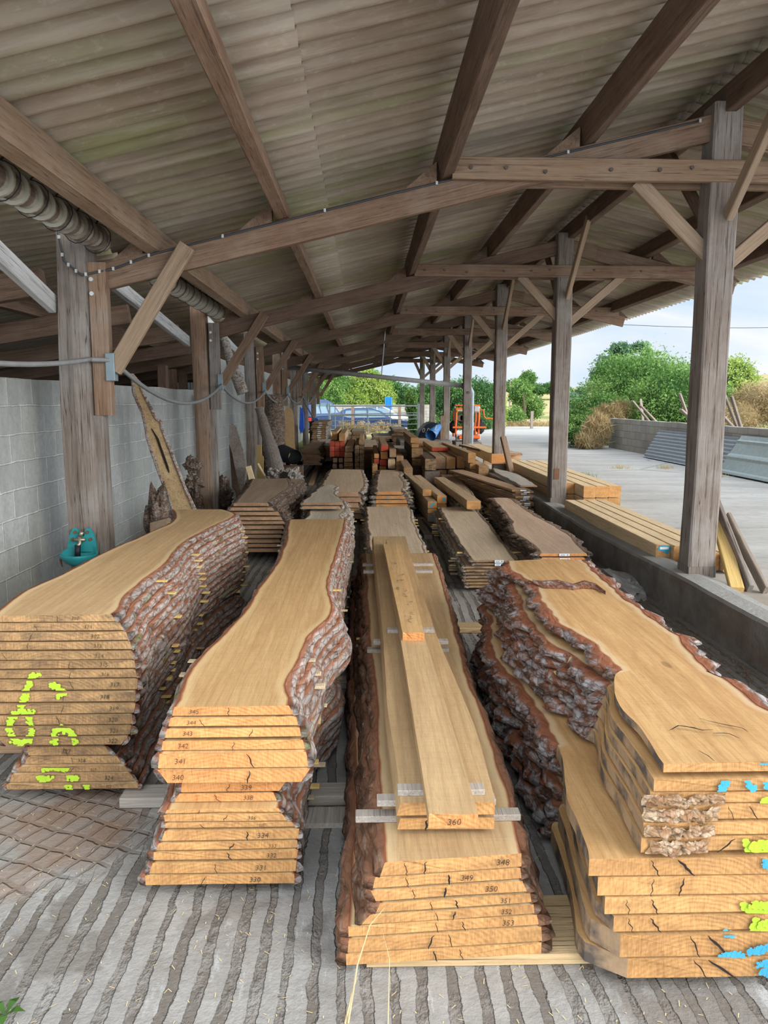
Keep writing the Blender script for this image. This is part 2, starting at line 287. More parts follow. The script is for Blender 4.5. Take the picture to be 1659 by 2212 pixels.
def yard_mat():
    g = G('yard', .9, .15); o = g.obj
    c = g.mix(g.ramp(g.noise(g.map(o, (.7, 2.0, 1)), 1.0, 7, .65), [(.3, 0), (.7, 1)]), (.33, .312, .28), (.50, .48, .445))
    c = g.mix(g.math('MULTIPLY', g.ramp(g.noise(o, 9, 5, .7), [(.5, 0), (.7, 1)]), .3), c, (.20, .19, .17))
    c = g.mix(g.math('MULTIPLY', g.ramp(g.noise(g.map(o, (.3, 3.5, 1)), 1.3, 5), [(.62, 0), (.66, 1)]), .35), c, (.55, .54, .52))
    cr = g.vor(g.map(o, (.13, .22, 1)), 1.0, 'DISTANCE_TO_EDGE'); c = g.mix(g.math('MULTIPLY', g.ramp(cr, [(0, 1), (.006, 0)]), .6), c, (.14, .13, .11))
    dirt = g.noise(g.map(o, (.8, .8, 1)), 1.4, 6, .7)
    sx = g.n('ShaderNodeSeparateXYZ'); g.put(sx.inputs[0], o)
    near = g.ramp(g.math('ADD', g.math('MULTIPLY', sx.outputs[1], .1), g.math('MULTIPLY', g.noise(o, 1.5, 4), .25)), [(.62, 1), (.78, 0)])
    c = g.mix(g.math('MULTIPLY', near, g.ramp(dirt, [(.35, 0), (.6, .8)])), c, (.30, .22, .15))
    g.bump(g.noise(o, 12, 5, .7), .3, .01); MT['yard'] = g.done(c)
yard_mat()
def ground_mat():
    g = G('field', .95, .05); o = g.obj
    c = g.mix(g.ramp(g.noise(o, .06, 5), [(.42, 0), (.55, 1)]), (.46, .36, .19), (.24, .28, .09))
    c = g.mix(g.math('MULTIPLY', g.noise(o, 2.5, 5), .5), c, (.34, .26, .13)); MT['field'] = g.done(c)
ground_mat()
def plinth_mat():
    g = G('old_concrete', .93, .1); o = g.obj
    c = g.mix(g.ramp(g.noise(o, 4, 7, .7), [(.3, 0), (.7, 1)]), (.13, .118, .10), (.27, .25, .22))
    c = g.mix(g.math('MULTIPLY', g.ramp(g.noise(g.map(o, (1, .7, 2.2)), 2.2, 5), [(.5, 0), (.65, 1)]), .5), c, (.17, .105, .065))
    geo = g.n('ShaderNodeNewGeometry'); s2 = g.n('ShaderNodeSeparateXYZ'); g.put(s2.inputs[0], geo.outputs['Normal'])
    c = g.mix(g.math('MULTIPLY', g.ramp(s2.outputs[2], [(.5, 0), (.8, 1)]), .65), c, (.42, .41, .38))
    g.bump(g.noise(o, 16, 6, .75), .9, .015); MT['old_concrete'] = g.done(c)
plinth_mat()
# ------------------------------------------------------------------ mesh builder
class MB:
    def __init__(s): s.v = []; s.f = []; s.mi = []; s.e = []
    def add(s, vs, fs, mi=0, e=None):
        b = len(s.v); s.v += [Vector(v) for v in vs]; s.f += [tuple(b+i for i in f) for f in fs]; s.mi += [mi]*len(fs); s.e += (e if e else [0.0]*len(vs)); return s
    def box(s, lo, hi, mi=0, c=.0):
        x0, y0, z0 = lo; x1, y1, z1 = hi
        if c <= 0:
            return s.add([(x0, y0, z0), (x1, y0, z0), (x1, y1, z0), (x0, y1, z0), (x0, y0, z1), (x1, y0, z1), (x1, y1, z1), (x0, y1, z1)],
                         [(0, 3, 2, 1), (4, 5, 6, 7), (0, 1, 5, 4), (1, 2, 6, 5), (2, 3, 7, 6), (3, 0, 4, 7)], mi)
        bm = bmesh.new(); bmesh.ops.create_cube(bm, size=1)
        for v in bm.verts: v.co = Vector(((x0+x1)/2+v.co.x*(x1-x0), (y0+y1)/2+v.co.y*(y1-y0), (z0+z1)/2+v.co.z*(z1-z0)))
        bmesh.ops.bevel(bm, geom=bm.edges[:], offset=min(c, .45*min(x1-x0, y1-y0, z1-z0)), segments=1, affect='EDGES')
        bm.verts.index_update(); s.add([v.co.copy() for v in bm.verts], [tuple(v.index for v in f.verts) for f in bm.faces], mi); bm.free(); return s
    def tube(s, pts, r, n=10, mi=0, cap=True):
        pts = [Vector(p) for p in pts]; rs = r if isinstance(r, (list, tuple)) else [r]*len(pts); vs = []; fs = []; m = len(pts)
        up = None
        for i, p in enumerate(pts):
            t = (pts[min(i+1, m-1)]-pts[max(i-1, 0)]).normalized()
            if up is None: up = Vector((0, 0, 1)) if abs(t.z) < .9 else Vector((1, 0, 0))
            a = t.cross(up).normalized(); b = a.cross(t).normalized(); up = b
            for k in range(n):
                q = 2*math.pi*k/n; vs.append(p+(a*math.cos(q)+b*math.sin(q))*rs[i])
        for i in range(m-1):
            for k in range(n): fs.append((i*n+k, i*n+(k+1) % n, (i+1)*n+(k+1) % n, (i+1)*n+k))
        if cap: fs.append(tuple(range(n))[::-1]); fs.append(tuple((m-1)*n+k for k in range(n)))
        return s.add(vs, fs, mi)
    def prism(s, poly, axis, a, b, mi=0):
        """polygon of 2-d points extruded along axis 0/1/2 from a to b"""
        n = len(poly); vs = []
        for q in (a, b):
            for u, v in poly: vs.append((q, u, v) if axis == 0 else ((u, q, v) if axis == 1 else (u, v, q)))
        fs = [tuple(range(n)), tuple(range(2*n-1, n-1, -1))]+[(i, n+i, n+(i+1) % n, (i+1) % n) for i in range(n)]
        return s.add(vs, fs, mi)
    def rough(s, amp, fr=6):
        for i, v in enumerate(s.v): s.v[i] = v+Vector((noise.noise(v*fr), noise.noise(v*fr+Vector((9, 3, 1))), noise.noise(v*fr+Vector((1, 7, 5)))))*amp
        return s
    def build(s, name, mats, parent=None, smooth=False, origin=None, rot=None, edge=False):
        me = bpy.data.meshes.new(name); ob = bpy.data.objects.new(name, me)
        if rot is None:
            P = Vector((0, 0, 0)) if parent is None else Vector(parent['_w'])
            if parent is None:
                if origin is None:
                    xs = [v.x for v in s.v]; ys = [v.y for v in s.v]; zs = [v.z for v in s.v]
                    origin = Vector(((min(xs)+max(xs))/2, (min(ys)+max(ys))/2, min(zs)))
                O = Vector(origin); ob.location = O; ob['_w'] = tuple(O)
            else: O = P; ob['_w'] = tuple(P)
            me.from_pydata([v-O for v in s.v], [], s.f)
        else:
            me.from_pydata(s.v, [], s.f); O = Vector(origin)
            ob.location = O if parent is None else O-Vector(parent['_w']); ob.rotation_euler = rot; ob['_w'] = tuple(O)
        COL.objects.link(ob)
        if parent is not None: ob.parent = parent
        for m in (mats if isinstance(mats, (list, tuple)) else [mats]): me.materials.append(MT[m] if isinstance(m, str) else m)
        me.polygons.foreach_set('material_index', s.mi)
        if edge:
            at = me.attributes.new('edge', 'FLOAT', 'POINT'); at.data.foreach_set('value', s.e)
        if smooth: me.polygons.foreach_set('use_smooth', [True]*len(s.f))
        me.update(); return ob
def tag(o, label=None, cat=None, group=None, kind=None):
    if label: o['label'] = label
    if cat: o['category'] = cat; o['kind'] = 'thing'
    if group: o['group'] = group
    if kind: o['kind'] = kind
    return o
def thing(name, loc, label, cat, group=None):
    o = bpy.data.objects.new(name, None); COL.objects.link(o); o.location = loc; o['_w'] = tuple(loc); o.empty_display_size = .1
    return tag(o, label, cat, group)
def beam(name, p0, p1, w, h, mat, parent=None, amp=.004, seg=None, roll=0.0, ch=.006, endmat=None, bow=0.0):
    """sawn timber from p0 to p1: local y along its length, w across, h in the upright direction"""
    p0 = Vector(p0); p1 = Vector(p1); d = p1-p0; L = d.length; y = d/L
    up = Vector((0, 0, 1)) if abs(y.z) < .95 else Vector((0, 1, 0))
    x = y.cross(up).normalized(); z = x.cross(y).normalized()
    M = Matrix((x, y, z)).transposed() @ Matrix.Rotation(roll, 3, 'Y')
    n = seg or max(2, min(24, int(L/.35))); hw, hh = w/2, h/2; c = min(ch, hw*.4, hh*.4)
    ring = [(-hw+c, -hh), (hw-c, -hh), (hw, -hh+c), (hw, hh-c), (hw-c, hh), (-hw+c, hh), (-hw, hh-c), (-hw, -hh+c)]
    mb = MB(); vs = []; o = random.uniform(0, 99)
    for i in range(n+1):
        t = L*i/n; bz = bow*math.sin(math.pi*i/n)
        for a, b in ring:
            q = Vector((a*9+o, t*1.3, b*9)); vs.append((a+noise.noise(q)*amp, t, b+bz+noise.noise(q+Vector((5, 5, 5)))*amp))
    fs = [(i*8+k, i*8+(k+1) % 8, (i+1)*8+(k+1) % 8, (i+1)*8+k) for i in range(n) for k in range(8)]
    mb.add(vs, fs, 0); b = len(mb.v)
    mb.f += [tuple(range(8))[::-1], tuple(n*8+k for k in range(8))]; mb.mi += [1 if endmat else 0]*2
    return mb.build(name, [mat]+([endmat] if endmat else []), parent, rot=M.to_euler(), origin=p0)
ORD = ['topmost', 'second', 'third', 'fourth', 'fifth', 'sixth', 'seventh', 'eighth', 'ninth', 'tenth', 'eleventh', 'twelfth', 'thirteenth', 'fourteenth', 'fifteenth', 'sixteenth', 'seventeenth', 'eighteenth', 'nineteenth', 'twentieth', 'twenty-first', 'twenty-second']
NTH = ['first', 'second', 'third', 'fourth', 'fifth', 'sixth', 'seventh', 'eighth', 'ninth', 'tenth', 'eleventh', 'twelfth', 'thirteenth', 'fourteenth', 'fifteenth', 'sixteenth', 'seventeenth', 'eighteenth', 'nineteenth', 'twentieth']
def text_mesh(s, size, mat, parent, loc, name='painted_number', rotz=0, bold=-.0004, rot=None, shear=.15):
    c = bpy.data.curves.new('t', 'FONT'); c.body = s; c.size = size; c.align_x = 'CENTER'; c.align_y = 'CENTER'; c.extrude = .0006; c.offset = bold; c.resolution_u = 2; c.shear = shear
    o = bpy.data.objects.new('t', c); COL.objects.link(o); dg = bpy.context.evaluated_depsgraph_get(); dg.update()
    me = bpy.data.meshes.new_from_object(o.evaluated_get(dg)); bpy.data.objects.remove(o)
    ob = bpy.data.objects.new(name, me); COL.objects.link(ob); me.materials.clear(); me.materials.append(MT[mat])
    ob.location = Vector(loc)-Vector(parent['_w']); ob.rotation_euler = rot or (R(90), 0, rotz); ob.parent = parent; return ob
bark_mat('rotten', (.50, .31, .17), (.36, .19, .10), (.62, .47, .32), (.24, .14, .07), .5)
face_wood('pale_tan', (.54, .40, .26), (.72, .56, .38), (.68, .54, .37), (.34, .20, .11), grey=(.44, .32, .22), figure=1.5)
face_wood('pink_face', (.50, .33, .215), (.66, .47, .32), (.52, .40, .27), (.26, .11, .06), grey=(.44, .25, .18))
face_wood('grey_face', (.36, .32, .26), (.50, .45, .38), (.40, .37, .32), (.2, .15, .11), grey=(.19, .18, .165))
end_wood('split_end', (.45, .30, .16), (.60, .45, .27), (.25, .15, .08), .4)
timber('weathered_brown', (.20, .155, .12), (.36, .30, .24), (.33, .28, .23), .5)
plain('dry_grass_plain', (.42, .33, .16), .9); plain('tarp_light', (.03, .25, .70), .5)
MT['yard_block'] = MT['concrete_block'].copy()
for _n in MT['yard_block'].node_tree.nodes:
    if _n.type == 'TEX_BRICK': _n.inputs['Color1'].default_value = (.40, .37, .32, 1); _n.inputs['Color2'].default_value = (.30, .27, .23, 1); _n.inputs['Mortar'].default_value = (.20, .18, .15, 1); _n.inputs['Brick Width'].default_value = .42
# ------------------------------------------------------------------ the building
BAY = 4.28; Y0 = 5.85; SL = .24
def xr(y): return 2.59-.012*(y-Y0)
XL = -2.12
def roof_z(x): return 3.93-SL*abs(x-2.58)
ROWS = [Y0+BAY*k for k in range(7)]
YEND = ROWS[-1]+.45; YBEG = 1.9
# floor, yard, field
MB().box((-2.75, -3, -.2), (2.6, 36, 0)).build('floor', 'grooved_concrete', origin=(0, 0, 0))['kind'] = 'structure'
MB().prism([(2.62, -3), (xr(46)-.1, 46), (14, 46), (14, -3)], 2, -.2, .24).build('floor', 'yard', origin=(0, 0, 0))['kind'] = 'structure'
MB().box((-2.75, 36, -.25), (2.3, 46, .02)).build('floor', 'yard', origin=(0, 0, 0))['kind'] = 'structure'
mb = MB(); nx, ny = 40, 40
for i in range(nx+1):
    for j in range(ny+1):
        x = -160+360*i/nx; y = 20+380*(j/ny)**1.6; d = max(0, y-70)
        mb.v.append(Vector((x, y, .1+d*.012+max(0, x-40)*max(0, y-60)*.0002+noise.noise(Vector((x*.02, y*.02, 0)))*min(3, d*.03)))); mb.e.append(0)
for i in range(nx):
    for j in range(ny): mb.f.append((i*(ny+1)+j, (i+1)*(ny+1)+j, (i+1)*(ny+1)+j+1, i*(ny+1)+j+1)); mb.mi.append(0)
mb.build('floor', 'field', smooth=True, origin=(0, 0, 0))['kind'] = 'structure'
MB().box((-13, -3, -.2), (-2.7, 20, .02)).build('floor', 'old_concrete', origin=(0, 0, 0))['kind'] = 'structure'
# block walls
def wall(name, lo, hi, mat='concrete_block'):
    mb = MB(); n = max(2, int((hi[1]-lo[1])/.4))
    x0, y0, z0 = lo; x1, y1, z1 = hi
    for i in range(n+1):
        y = y0+(y1-y0)*i/n; dz = noise.noise(Vector((y*1.7, x0, 3)))*.012
        mb.v += [Vector((x0, y, z0)), Vector((x1, y, z0)), Vector((x1, y, z1+dz)), Vector((x0, y, z1+dz))]; mb.e += [0]*4
    for i in range(n):
        for k in range(4): mb.f.append((i*4+k, i*4+(k+1) % 4, (i+1)*4+(k+1) % 4, (i+1)*4+k)[::-1]); mb.mi.append(0)
    mb.f += [(0, 1, 2, 3), tuple(n*4+k for k in (3, 2, 1, 0))]; mb.mi += [0, 0]
    o = mb.build(name, mat, origin=(0, 0, 0)); o['kind'] = 'structure'; return o
wall('wall_left', (-2.72, 1.2, 0), (-2.52, 13.3, 1.8))
wall('wall_left', (-2.74, 13.3, 0), (-2.54, 30.8, 2.37))
MB().box((-12.2, 1, 0), (-12.0, 32, 2.2)).build('wall_back', 'concrete_block', origin=(0, 0, 0))['kind'] = 'structure'
# plinth wall with its posts
mb = MB(); ys = [1.0+.3*i for i in range(105)]
for y in ys:
    x = xr(y); a = x-.205+noise.noise(Vector((y*1.3, 0, 0)))*.012; b = x-.03
    sag = -.03*max(0, math.sin((y-Y0)/BAY*math.pi))*(1 if y > Y0 else 0)
    tz = .31+sag+noise.noise(Vector((y*2.1, 4, 0)))*.014
    for q in ((a, 0), (a+.004, tz-.02), (a+.02, tz), (b-.02, tz+.006), (b+.07, tz-.01), (b+.07, 0)): mb.v.append(Vector((q[0], y, q[1]))); mb.e.append(0)
n = len(ys)
for i in range(n-1):
    for k in range(6): mb.f.append((i*6+k, i*6+(k+1) % 6, (i+1)*6+(k+1) % 6, (i+1)*6+k)[::-1]); mb.mi.append(0)
mb.f += [(0, 1, 2, 3, 4, 5), tuple((n-1)*6+k for k in (5, 4, 3, 2, 1, 0))]; mb.mi += [0, 0]
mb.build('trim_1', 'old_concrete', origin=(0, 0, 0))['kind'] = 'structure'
# corrugated roof
def sheet_roof(xa, xb, zf, y0, y1, pitch=.177, amp=.026, dz=0.0, mat='fibre_cement', name='ceiling', nx=6, wob=.006):
    per = 8; ny = int((y1-y0)/pitch*per); mb = MB(); V = mb.v
    for s in (0, 1):
        for j in range(ny+1):
            y = y0+j*pitch/per; c = amp*math.cos(2*math.pi*j/per)
            for i in range(nx+1):
                x = xa+(xb-xa)*i/nx; V.append(Vector((x, y, zf(x)+c+dz+s*.007+noise.noise(Vector((x*.9, y*.35, 2)))*wob)))
    m = (ny+1)*(nx+1)
    for j in range(ny):
        for i in range(nx):
            a = j*(nx+1)+i; q = (a, a+1, a+nx+2, a+nx+1); mb.f.append(q[::-1]); mb.f.append(tuple(m+t for t in q))
    for j in range(ny):
        for i in (0, nx): a = j*(nx+1)+i; b = a+nx+1; mb.f.append((a, b, m+b, m+a))
    for j in (0, ny):
        for i in range(nx): a = j*(nx+1)+i; mb.f.append((a, a+1, m+a+1, m+a))
    mb.mi = [0]*len(mb.f); mb.e = [0]*len(V)
    o = mb.build(name, mat, origin=(0, 0, 0), smooth=True); o['kind'] = 'structure'; return o
sheet_roof(-2.02, -.30, roof_z, YBEG, YEND)
sheet_roof(-.46, 2.6, roof_z, YBEG, YEND, dz=.022, nx=9)
sheet_roof(2.56, 5.28, roof_z, YBEG, YEND, dz=.0, nx=9)
MB().prism([(2.58-.24, roof_z(2.34)+.05), (2.58, roof_z(2.58)+.06), (2.58+.24, roof_z(2.82)+.05), (2.58+.24, roof_z(2.82)+.06), (2.58, roof_z(2.58)+.075), (2.58-.24, roof_z(2.34)+.06)], 1, YBEG, YEND).build('ceiling', 'fibre_cement', origin=(0, 0, 0))['kind'] = 'structure'
nb = lambda x: 2.915+.155*(x+2.2)
sheet_roof(-12.6, -2.13, nb, YBEG, 31.6, nx=14, wob=.02)
for i in range(4):
    o = beam('purlin', (-3.4-i*2.1, YBEG, nb(-3.4-i*2.1)-.155), (-3.4-i*2.1, 31, nb(-3.4-i*2.1)-.155), .1, .17, 'beam_dark', amp=.02, seg=30)
    tag(o, 'dark purlin under the low neighbouring roof, %s beyond the block wall' % NTH[i], 'purlin', 'purlins of the neighbouring roof')
for k, y in enumerate([3.7]+[Y0+BAY*q/2 for q in range(0, 12)]):
    o = beam('rafter', (-12, y+.25, nb(-12)-.345), (-2.45, y+.25, nb(-2.45)-.345), .09, .2, 'beam_dark', amp=.012, seg=20)
    tag(o, 'dark rafter of the neighbouring barn roof, %s from the front' % NTH[k], 'rafter', 'rafters of the neighbouring barn')
# things inside the neighbouring barn, seen over the wall
for k, (px, y) in enumerate([(352, 12.5), (372, 14.0), (395, 15.0)]):
    x = aty(px, 815, y).x; o = beam('timber_post', (x, y, 0.02), (x, y, 2.2), .14, .14, 'beam_dark'); tag(o, 'dark post in the neighbouring barn, %s from the front past the first shed post' % NTH[k], 'post', 'posts in the neighbouring barn')
mb = MB(); Yc = 16.0; a = aty(362, 840, Yc).x
for i in range(18): mb.prism([(a+i*.06, 0), (a+i*.06+.03, .03), (a+i*.06+.06, 0), (a+i*.06+.06, .01), (a+i*.06+.03, .04), (a+i*.06, .01)], 2, .02, 2.02)
for i in range(len(mb.v)): v = mb.v[i]; mb.v[i] = Vector((v.x, Yc+v.y, v.z))
tag(mb.build('corrugated_panel', 'zinc'), 'grey corrugated metal panel standing in the neighbouring barn behind the wall', 'metal panel')
# trusses --------------------------------------------------------------
PUR = [-1.56, -.62, .57, 1.60, 2.60, 3.62, 4.52]
def truss(k, y):
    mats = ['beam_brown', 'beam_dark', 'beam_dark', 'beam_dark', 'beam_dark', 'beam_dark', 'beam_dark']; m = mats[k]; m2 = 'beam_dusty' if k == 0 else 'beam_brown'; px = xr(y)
    T = thing('roof_truss', (XL+.3, y, 2.5), ['brown roof truss nearest the front, cable clipped along its rafter', 'dark roof truss on the second pair of posts', 'dark roof truss on the third pair of posts', 'dark roof truss on the fourth pair of posts, pipe hung below', 'dark roof truss on the fifth pair of posts', 'dark roof truss last but one towards the gate', 'open end truss next to the gate, sky showing behind'][k], 'roof truss', 'shed roof trusses')
    rz = lambda x: roof_z(x)-.235-.09
    beam('rafter', (XL+.13, y, rz(XL+.13)), (px-.06, y, rz(px-.06)), .075, .18, m, T, seg=16, amp=.007)
    beam('rafter', (px+.06, y, rz(px+.06)-.02), (4.75, y, rz(4.75)), .075, .18, m2, T, amp=.007)
    for s in (-1, 1): beam('tie_beam', (.62, y+s*.10, 3.275), (4.62 if k else 4.3, y+s*.10, 3.255), .05, .15, m2, T, amp=.005, seg=10)
    if k < 4:
        for bx in (.75, 1.0, 1.28, 1.75, 2.1, 2.33, 2.9, 3.5, 4.2): MB().tube([(bx, y-.14, 3.265+.02*math.sin(bx*9)), (bx, y-.118, 3.265+.02*math.sin(bx*9))], .014, 8).build('bolt', 'bolt', T)
    beam('brace', (1.98, y, 3.22), (px-.06, y, 2.70), .06, .11, 'brace_tan', T)
    beam('brace', (px+.07, y, 2.62), (px+.78, y, 3.24), .06, .10, 'brace_tan', T)
    beam('ridge_plate', (px+.09, y-.04, roof_z(px+.2)-.33), (px+.40, y-.04, roof_z(px+.4)-.33), .045, .17, m2, T)
    for i, x in enumerate(PUR[:4]+PUR[5:]):
        s = -1 if x < 2.58 else 1; a = x+s*.055; t = roof_z(a)-.235; mb2 = [(a, t), (a+s*.24, roof_z(a+s*.24)-.235), (a, t+.14)]
        MB().prism(mb2, 1, y-.035, y+.035).build('cleat', m if k else 'beam_brown', T)
    # braces running along the shed from the post up to the ridge
    beam('brace', (px+.02, y-.13, 2.95), (px+.02, y-1.0, 3.72), .05, .10, 'brace_tan', T)
    beam('brace', (px-.02, y+.13, 2.95), (px-.02, y+.95, 3.70), .05, .10, 'beam_dark', T)
    # knee brace at the wall side
    beam('knee_brace', (XL+.27, y-.075, 1.86), (XL+.84, y-.075, 2.74), .055, .12, 'brace_tan' if k == 0 else 'beam_brown', T)
    if k < 4: MB().box((XL+.225, y-.12, 1.78), (XL+.29, y-.04, 1.98), 0, .003).build('bracket', 'bracket_zinc', T)
    return T
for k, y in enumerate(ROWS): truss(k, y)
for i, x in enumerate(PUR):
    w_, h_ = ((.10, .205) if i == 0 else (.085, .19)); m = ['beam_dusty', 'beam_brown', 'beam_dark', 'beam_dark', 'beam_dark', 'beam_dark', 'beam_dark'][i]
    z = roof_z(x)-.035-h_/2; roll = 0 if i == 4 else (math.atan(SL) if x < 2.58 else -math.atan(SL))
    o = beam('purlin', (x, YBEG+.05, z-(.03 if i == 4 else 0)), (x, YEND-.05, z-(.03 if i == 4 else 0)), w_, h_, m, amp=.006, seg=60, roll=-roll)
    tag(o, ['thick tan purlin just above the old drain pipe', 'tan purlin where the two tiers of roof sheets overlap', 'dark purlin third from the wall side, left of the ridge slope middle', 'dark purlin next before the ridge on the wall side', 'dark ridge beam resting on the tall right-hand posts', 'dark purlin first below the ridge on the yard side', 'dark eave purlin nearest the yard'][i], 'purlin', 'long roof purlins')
# posts -----------------------------------------------------------------
def post(k, y, side):
    if side == 'r':
        x = xr(y); P = thing('timber_post', (x, y, .30), ['grey cracked timber post nearest the front on the low concrete wall', 'grey timber post second along the low wall, small rust patch near its foot', 'grey timber post third along the low wall', 'grey timber post fourth along the low wall, downpipe beside it', 'grey timber post fifth along the low wall, a short board beside it', 'grey timber post sixth along the low wall, in front of hedge', 'grey timber post last along the low wall beside the gate'][k], 'post', 'yard side posts')
        w_ = .205 if k < 3 else .19
        beam('shaft', (x, y, .36), (x, y, 3.74), w_, w_, 'post_grey', P, amp=.010, seg=26, ch=.012)
        beam('foot_block', (x, y, .285), (x, y, .37), w_+.012, w_+.012, 'post_grey', P, amp=.004)
        if k == 1: MB().box((x-.07, y-.112, .62), (x, y-.100, .76)).build('rust_patch', 'rust', P)
        if k == 3: MB().tube([(x+.02, y-.11, 1.85), (x+.02, y-.10, 1.85)], .035, 12).build('knot', 'bolt', P)
    else:
        P = thing('timber_post', (XL, y, 0), ['thick weathered old post nearest the front against the block wall', 'old split brown post second along the block wall', 'old grey post third along the block wall', 'old post fourth along the block wall, behind a leaning log', 'old post fifth along the block wall', 'old post sixth along the block wall', 'old post last along the block wall, by the gate'][k], 'post', 'wall side posts')
        mb = MB(); n = 12; pts = []
        rr = [.135, .12, .115, .115, .11, .11, .11][k]; m = 34; vs = []
        for i in range(m+1):
            z = 2.86*i/m; wob = Vector((noise.noise(Vector((k*7, z*.5, 0)))*.03, 0, 0)); tap = 1-.10*i/m
            for j in range(16):
                a = 2*math.pi*j/16; sq = 1/max(abs(math.cos(a)), abs(math.sin(a))); r_ = rr*tap*(1+.45*(sq-1))*(1+noise.noise(Vector((a*2.2+k*9, z*.5, 1)))*.12+noise.noise(Vector((a*6, z*.8, k)))*.05)
                vs.append(Vector((XL+math.cos(a)*r_, y+math.sin(a)*r_, z))+wob)
        fs = [(i*16+j, i*16+(j+1) % 16, (i+1)*16+(j+1) % 16, (i+1)*16+j) for i in range(m) for j in range(16)]+[tuple(range(16))[::-1], tuple(m*16+j for j in range(16))]
        mb.add([Vector((v.x, v.z, -(v.y-y))) for v in vs], fs)     # local y is the grain
        mb.v = [Vector((v.x-XL, v.y, v.z)) for v in mb.v]
        mb.build('shaft', 'post_brown' if k in (1, 3) else 'post_grey', P, rot=(R(90), 0, 0), origin=(XL, y, 0), smooth=False)
        beam('side_plank', (XL+.185, y-.05, 1.53), (XL+.185, y-.05, 2.62), .13, .09, 'post_brown' if k != 1 else 'post_grey', P, amp=.004)
        if k < 3: beam('lower_plank', (XL+.135, y-.02, .0), (XL+.135, y-.02, 1.53), .08, .13, 'post_grey', P, amp=.006)
        for bz in (2.50, 2.40): MB().tube([(XL+.15, y-.112, bz), (XL+.15, y-.094, bz)], .016, 8).build('bolt', 'bolt_bright', P)
    return P
for k, y in enumerate(ROWS): post(k, y, 'r'); post(k, y, 'l')
# weathered diagonal braces above the wall, light from the roof gap painted in as pale
for k in range(3):
    y = ROWS[k]; a = atx(135, 628, XL-.14) if k == 0 else None
    z0 = 2.33+.06*k; o = beam('diagonal_brace', (XL-.15, y-.06, z0), (XL-.15, y-(1.6 if k == 0 else 3.2), z0+(.40 if k == 0 else .33)), .06, .13, 'weathered', amp=.004)
    tag(o, ['pale weathered diagonal brace left of the first wall-side post', 'pale weathered diagonal brace between the first and second wall-side posts', 'pale weathered diagonal brace between the second and third wall-side posts'][k], 'brace', 'pale diagonal braces')
# clay drain pipe under the first purlin
def drain(ya, yb, label):
    mb = MB(); n = int((yb-ya)/.17); x, z = -1.84, 2.735
    for i in range(n):
        y = ya+i*(yb-ya)/n; L = (yb-ya)/n
        mb.tube([(x, y, z), (x, y+L*.16, z), (x, y+L*.18, z), (x, y+L*1.02, z)], [.088, .088, .074, .066], 18, 0)
    P = mb.build('drain_pipe', 'drain', smooth=False); tag(P, label, 'pipe')
    for i in range(0, n, 2):
        y = ya+i*(yb-ya)/n+.05; w2 = MB(); w2.tube([(x+.10*math.cos(t), y+.02*math.sin(t*2), z+.10*math.sin(t)) for t in [math.pi*2*q/14 for q in range(15)]], .003, 5); w2.tube([(x, y, z+.09), (x+.04, y, z+.14)], .006, 5)
        w2.build('hanger_wire', 'rubber', P)
g = G('drain', .85, .2); o_ = g.obj; c = g.mix(g.ramp(g.noise(o_, 9, 5, .6), [(.35, 0), (.65, 1)]), (.09, .065, .05), (.19, .15, .12))
sx_ = g.n('ShaderNodeSeparateXYZ'); g.put(sx_.inputs[0], o_); wv_ = g.wave(o_, 1.87, .5, 2, 3, 'Y'); c = g.mix(g.math('MULTIPLY', g.ramp(wv_, [(.6, 0), (.8, 1)]), .8), c, (.36, .34, .27)); MT['drain'] = g.done(c)
drain(2.0, Y0-.22, 'old jointed drain pipe hung on wires under the purlin, front bay')
drain(Y0+.5, Y0+BAY-.2, 'old jointed drain pipe hung under the purlin, second bay')
# cables
def cable(pts, r, mat, label, name='cable', cat='cable', clips=None):
    mb = MB(); P = []
    for i in range(len(pts)-1):
        a, b = Vector(pts[i][:3]), Vector(pts[i+1][:3]); s = pts[i][3] if len(pts[i]) > 3 else 0; n = 14
        for q in range(n+(1 if i == len(pts)-2 else 0)): t = q/n; p = a.lerp(b, t); p.z -= s*4*t*(1-t); P.append(p)
    mb.tube(P, r, 7); o = tag(mb.build(name, mat, smooth=True), label, cat)
    if clips:
        for i in range(0, len(P), clips): c_ = MB(); c_.box(P[i]-Vector((.008, .012, .012)), P[i]+Vector((.008, .004, .012))); c_.build('clip', 'bolt_bright', o)
    return o
zz = lambda k: 1.83-.0*k
cable([(XL-.3, 3.2, 1.98, .10), (XL+.13, Y0-.17, 1.93, .0), (XL+.27, Y0-.10, 1.93, .27), (XL+.27, ROWS[1]-.12, 1.84, .22), (XL+.27, ROWS[2]-.12, 1.82, .2), (XL+.27, ROWS[3]-.12, 1.80, .2), (XL+.27, ROWS[4]-.12, 1.78, .2), (XL+.27, ROWS[5]-.12, 1.78)], .018, 'cable_grey', 'grey conduit looped in swags from post to post along the wall')
rzt = lambda x: roof_z(x)-.235
cable([(XL-.06, Y0-.15, 2.9, 0), (XL-.02, Y0-.15, 2.62, 0), (XL+.1, Y0-.15, 2.52, 0), (XL+.3, Y0-.06, 2.58, 0), (XL+.6, Y0-.05, rzt(XL+.6)-.02, 0), (.2, Y0-.05, rzt(.2)-.01, 0), (2.4, Y0-.05, rzt(2.4)-.03)], .008, 'cable', 'thin black cable clipped along the first roof truss', clips=6)
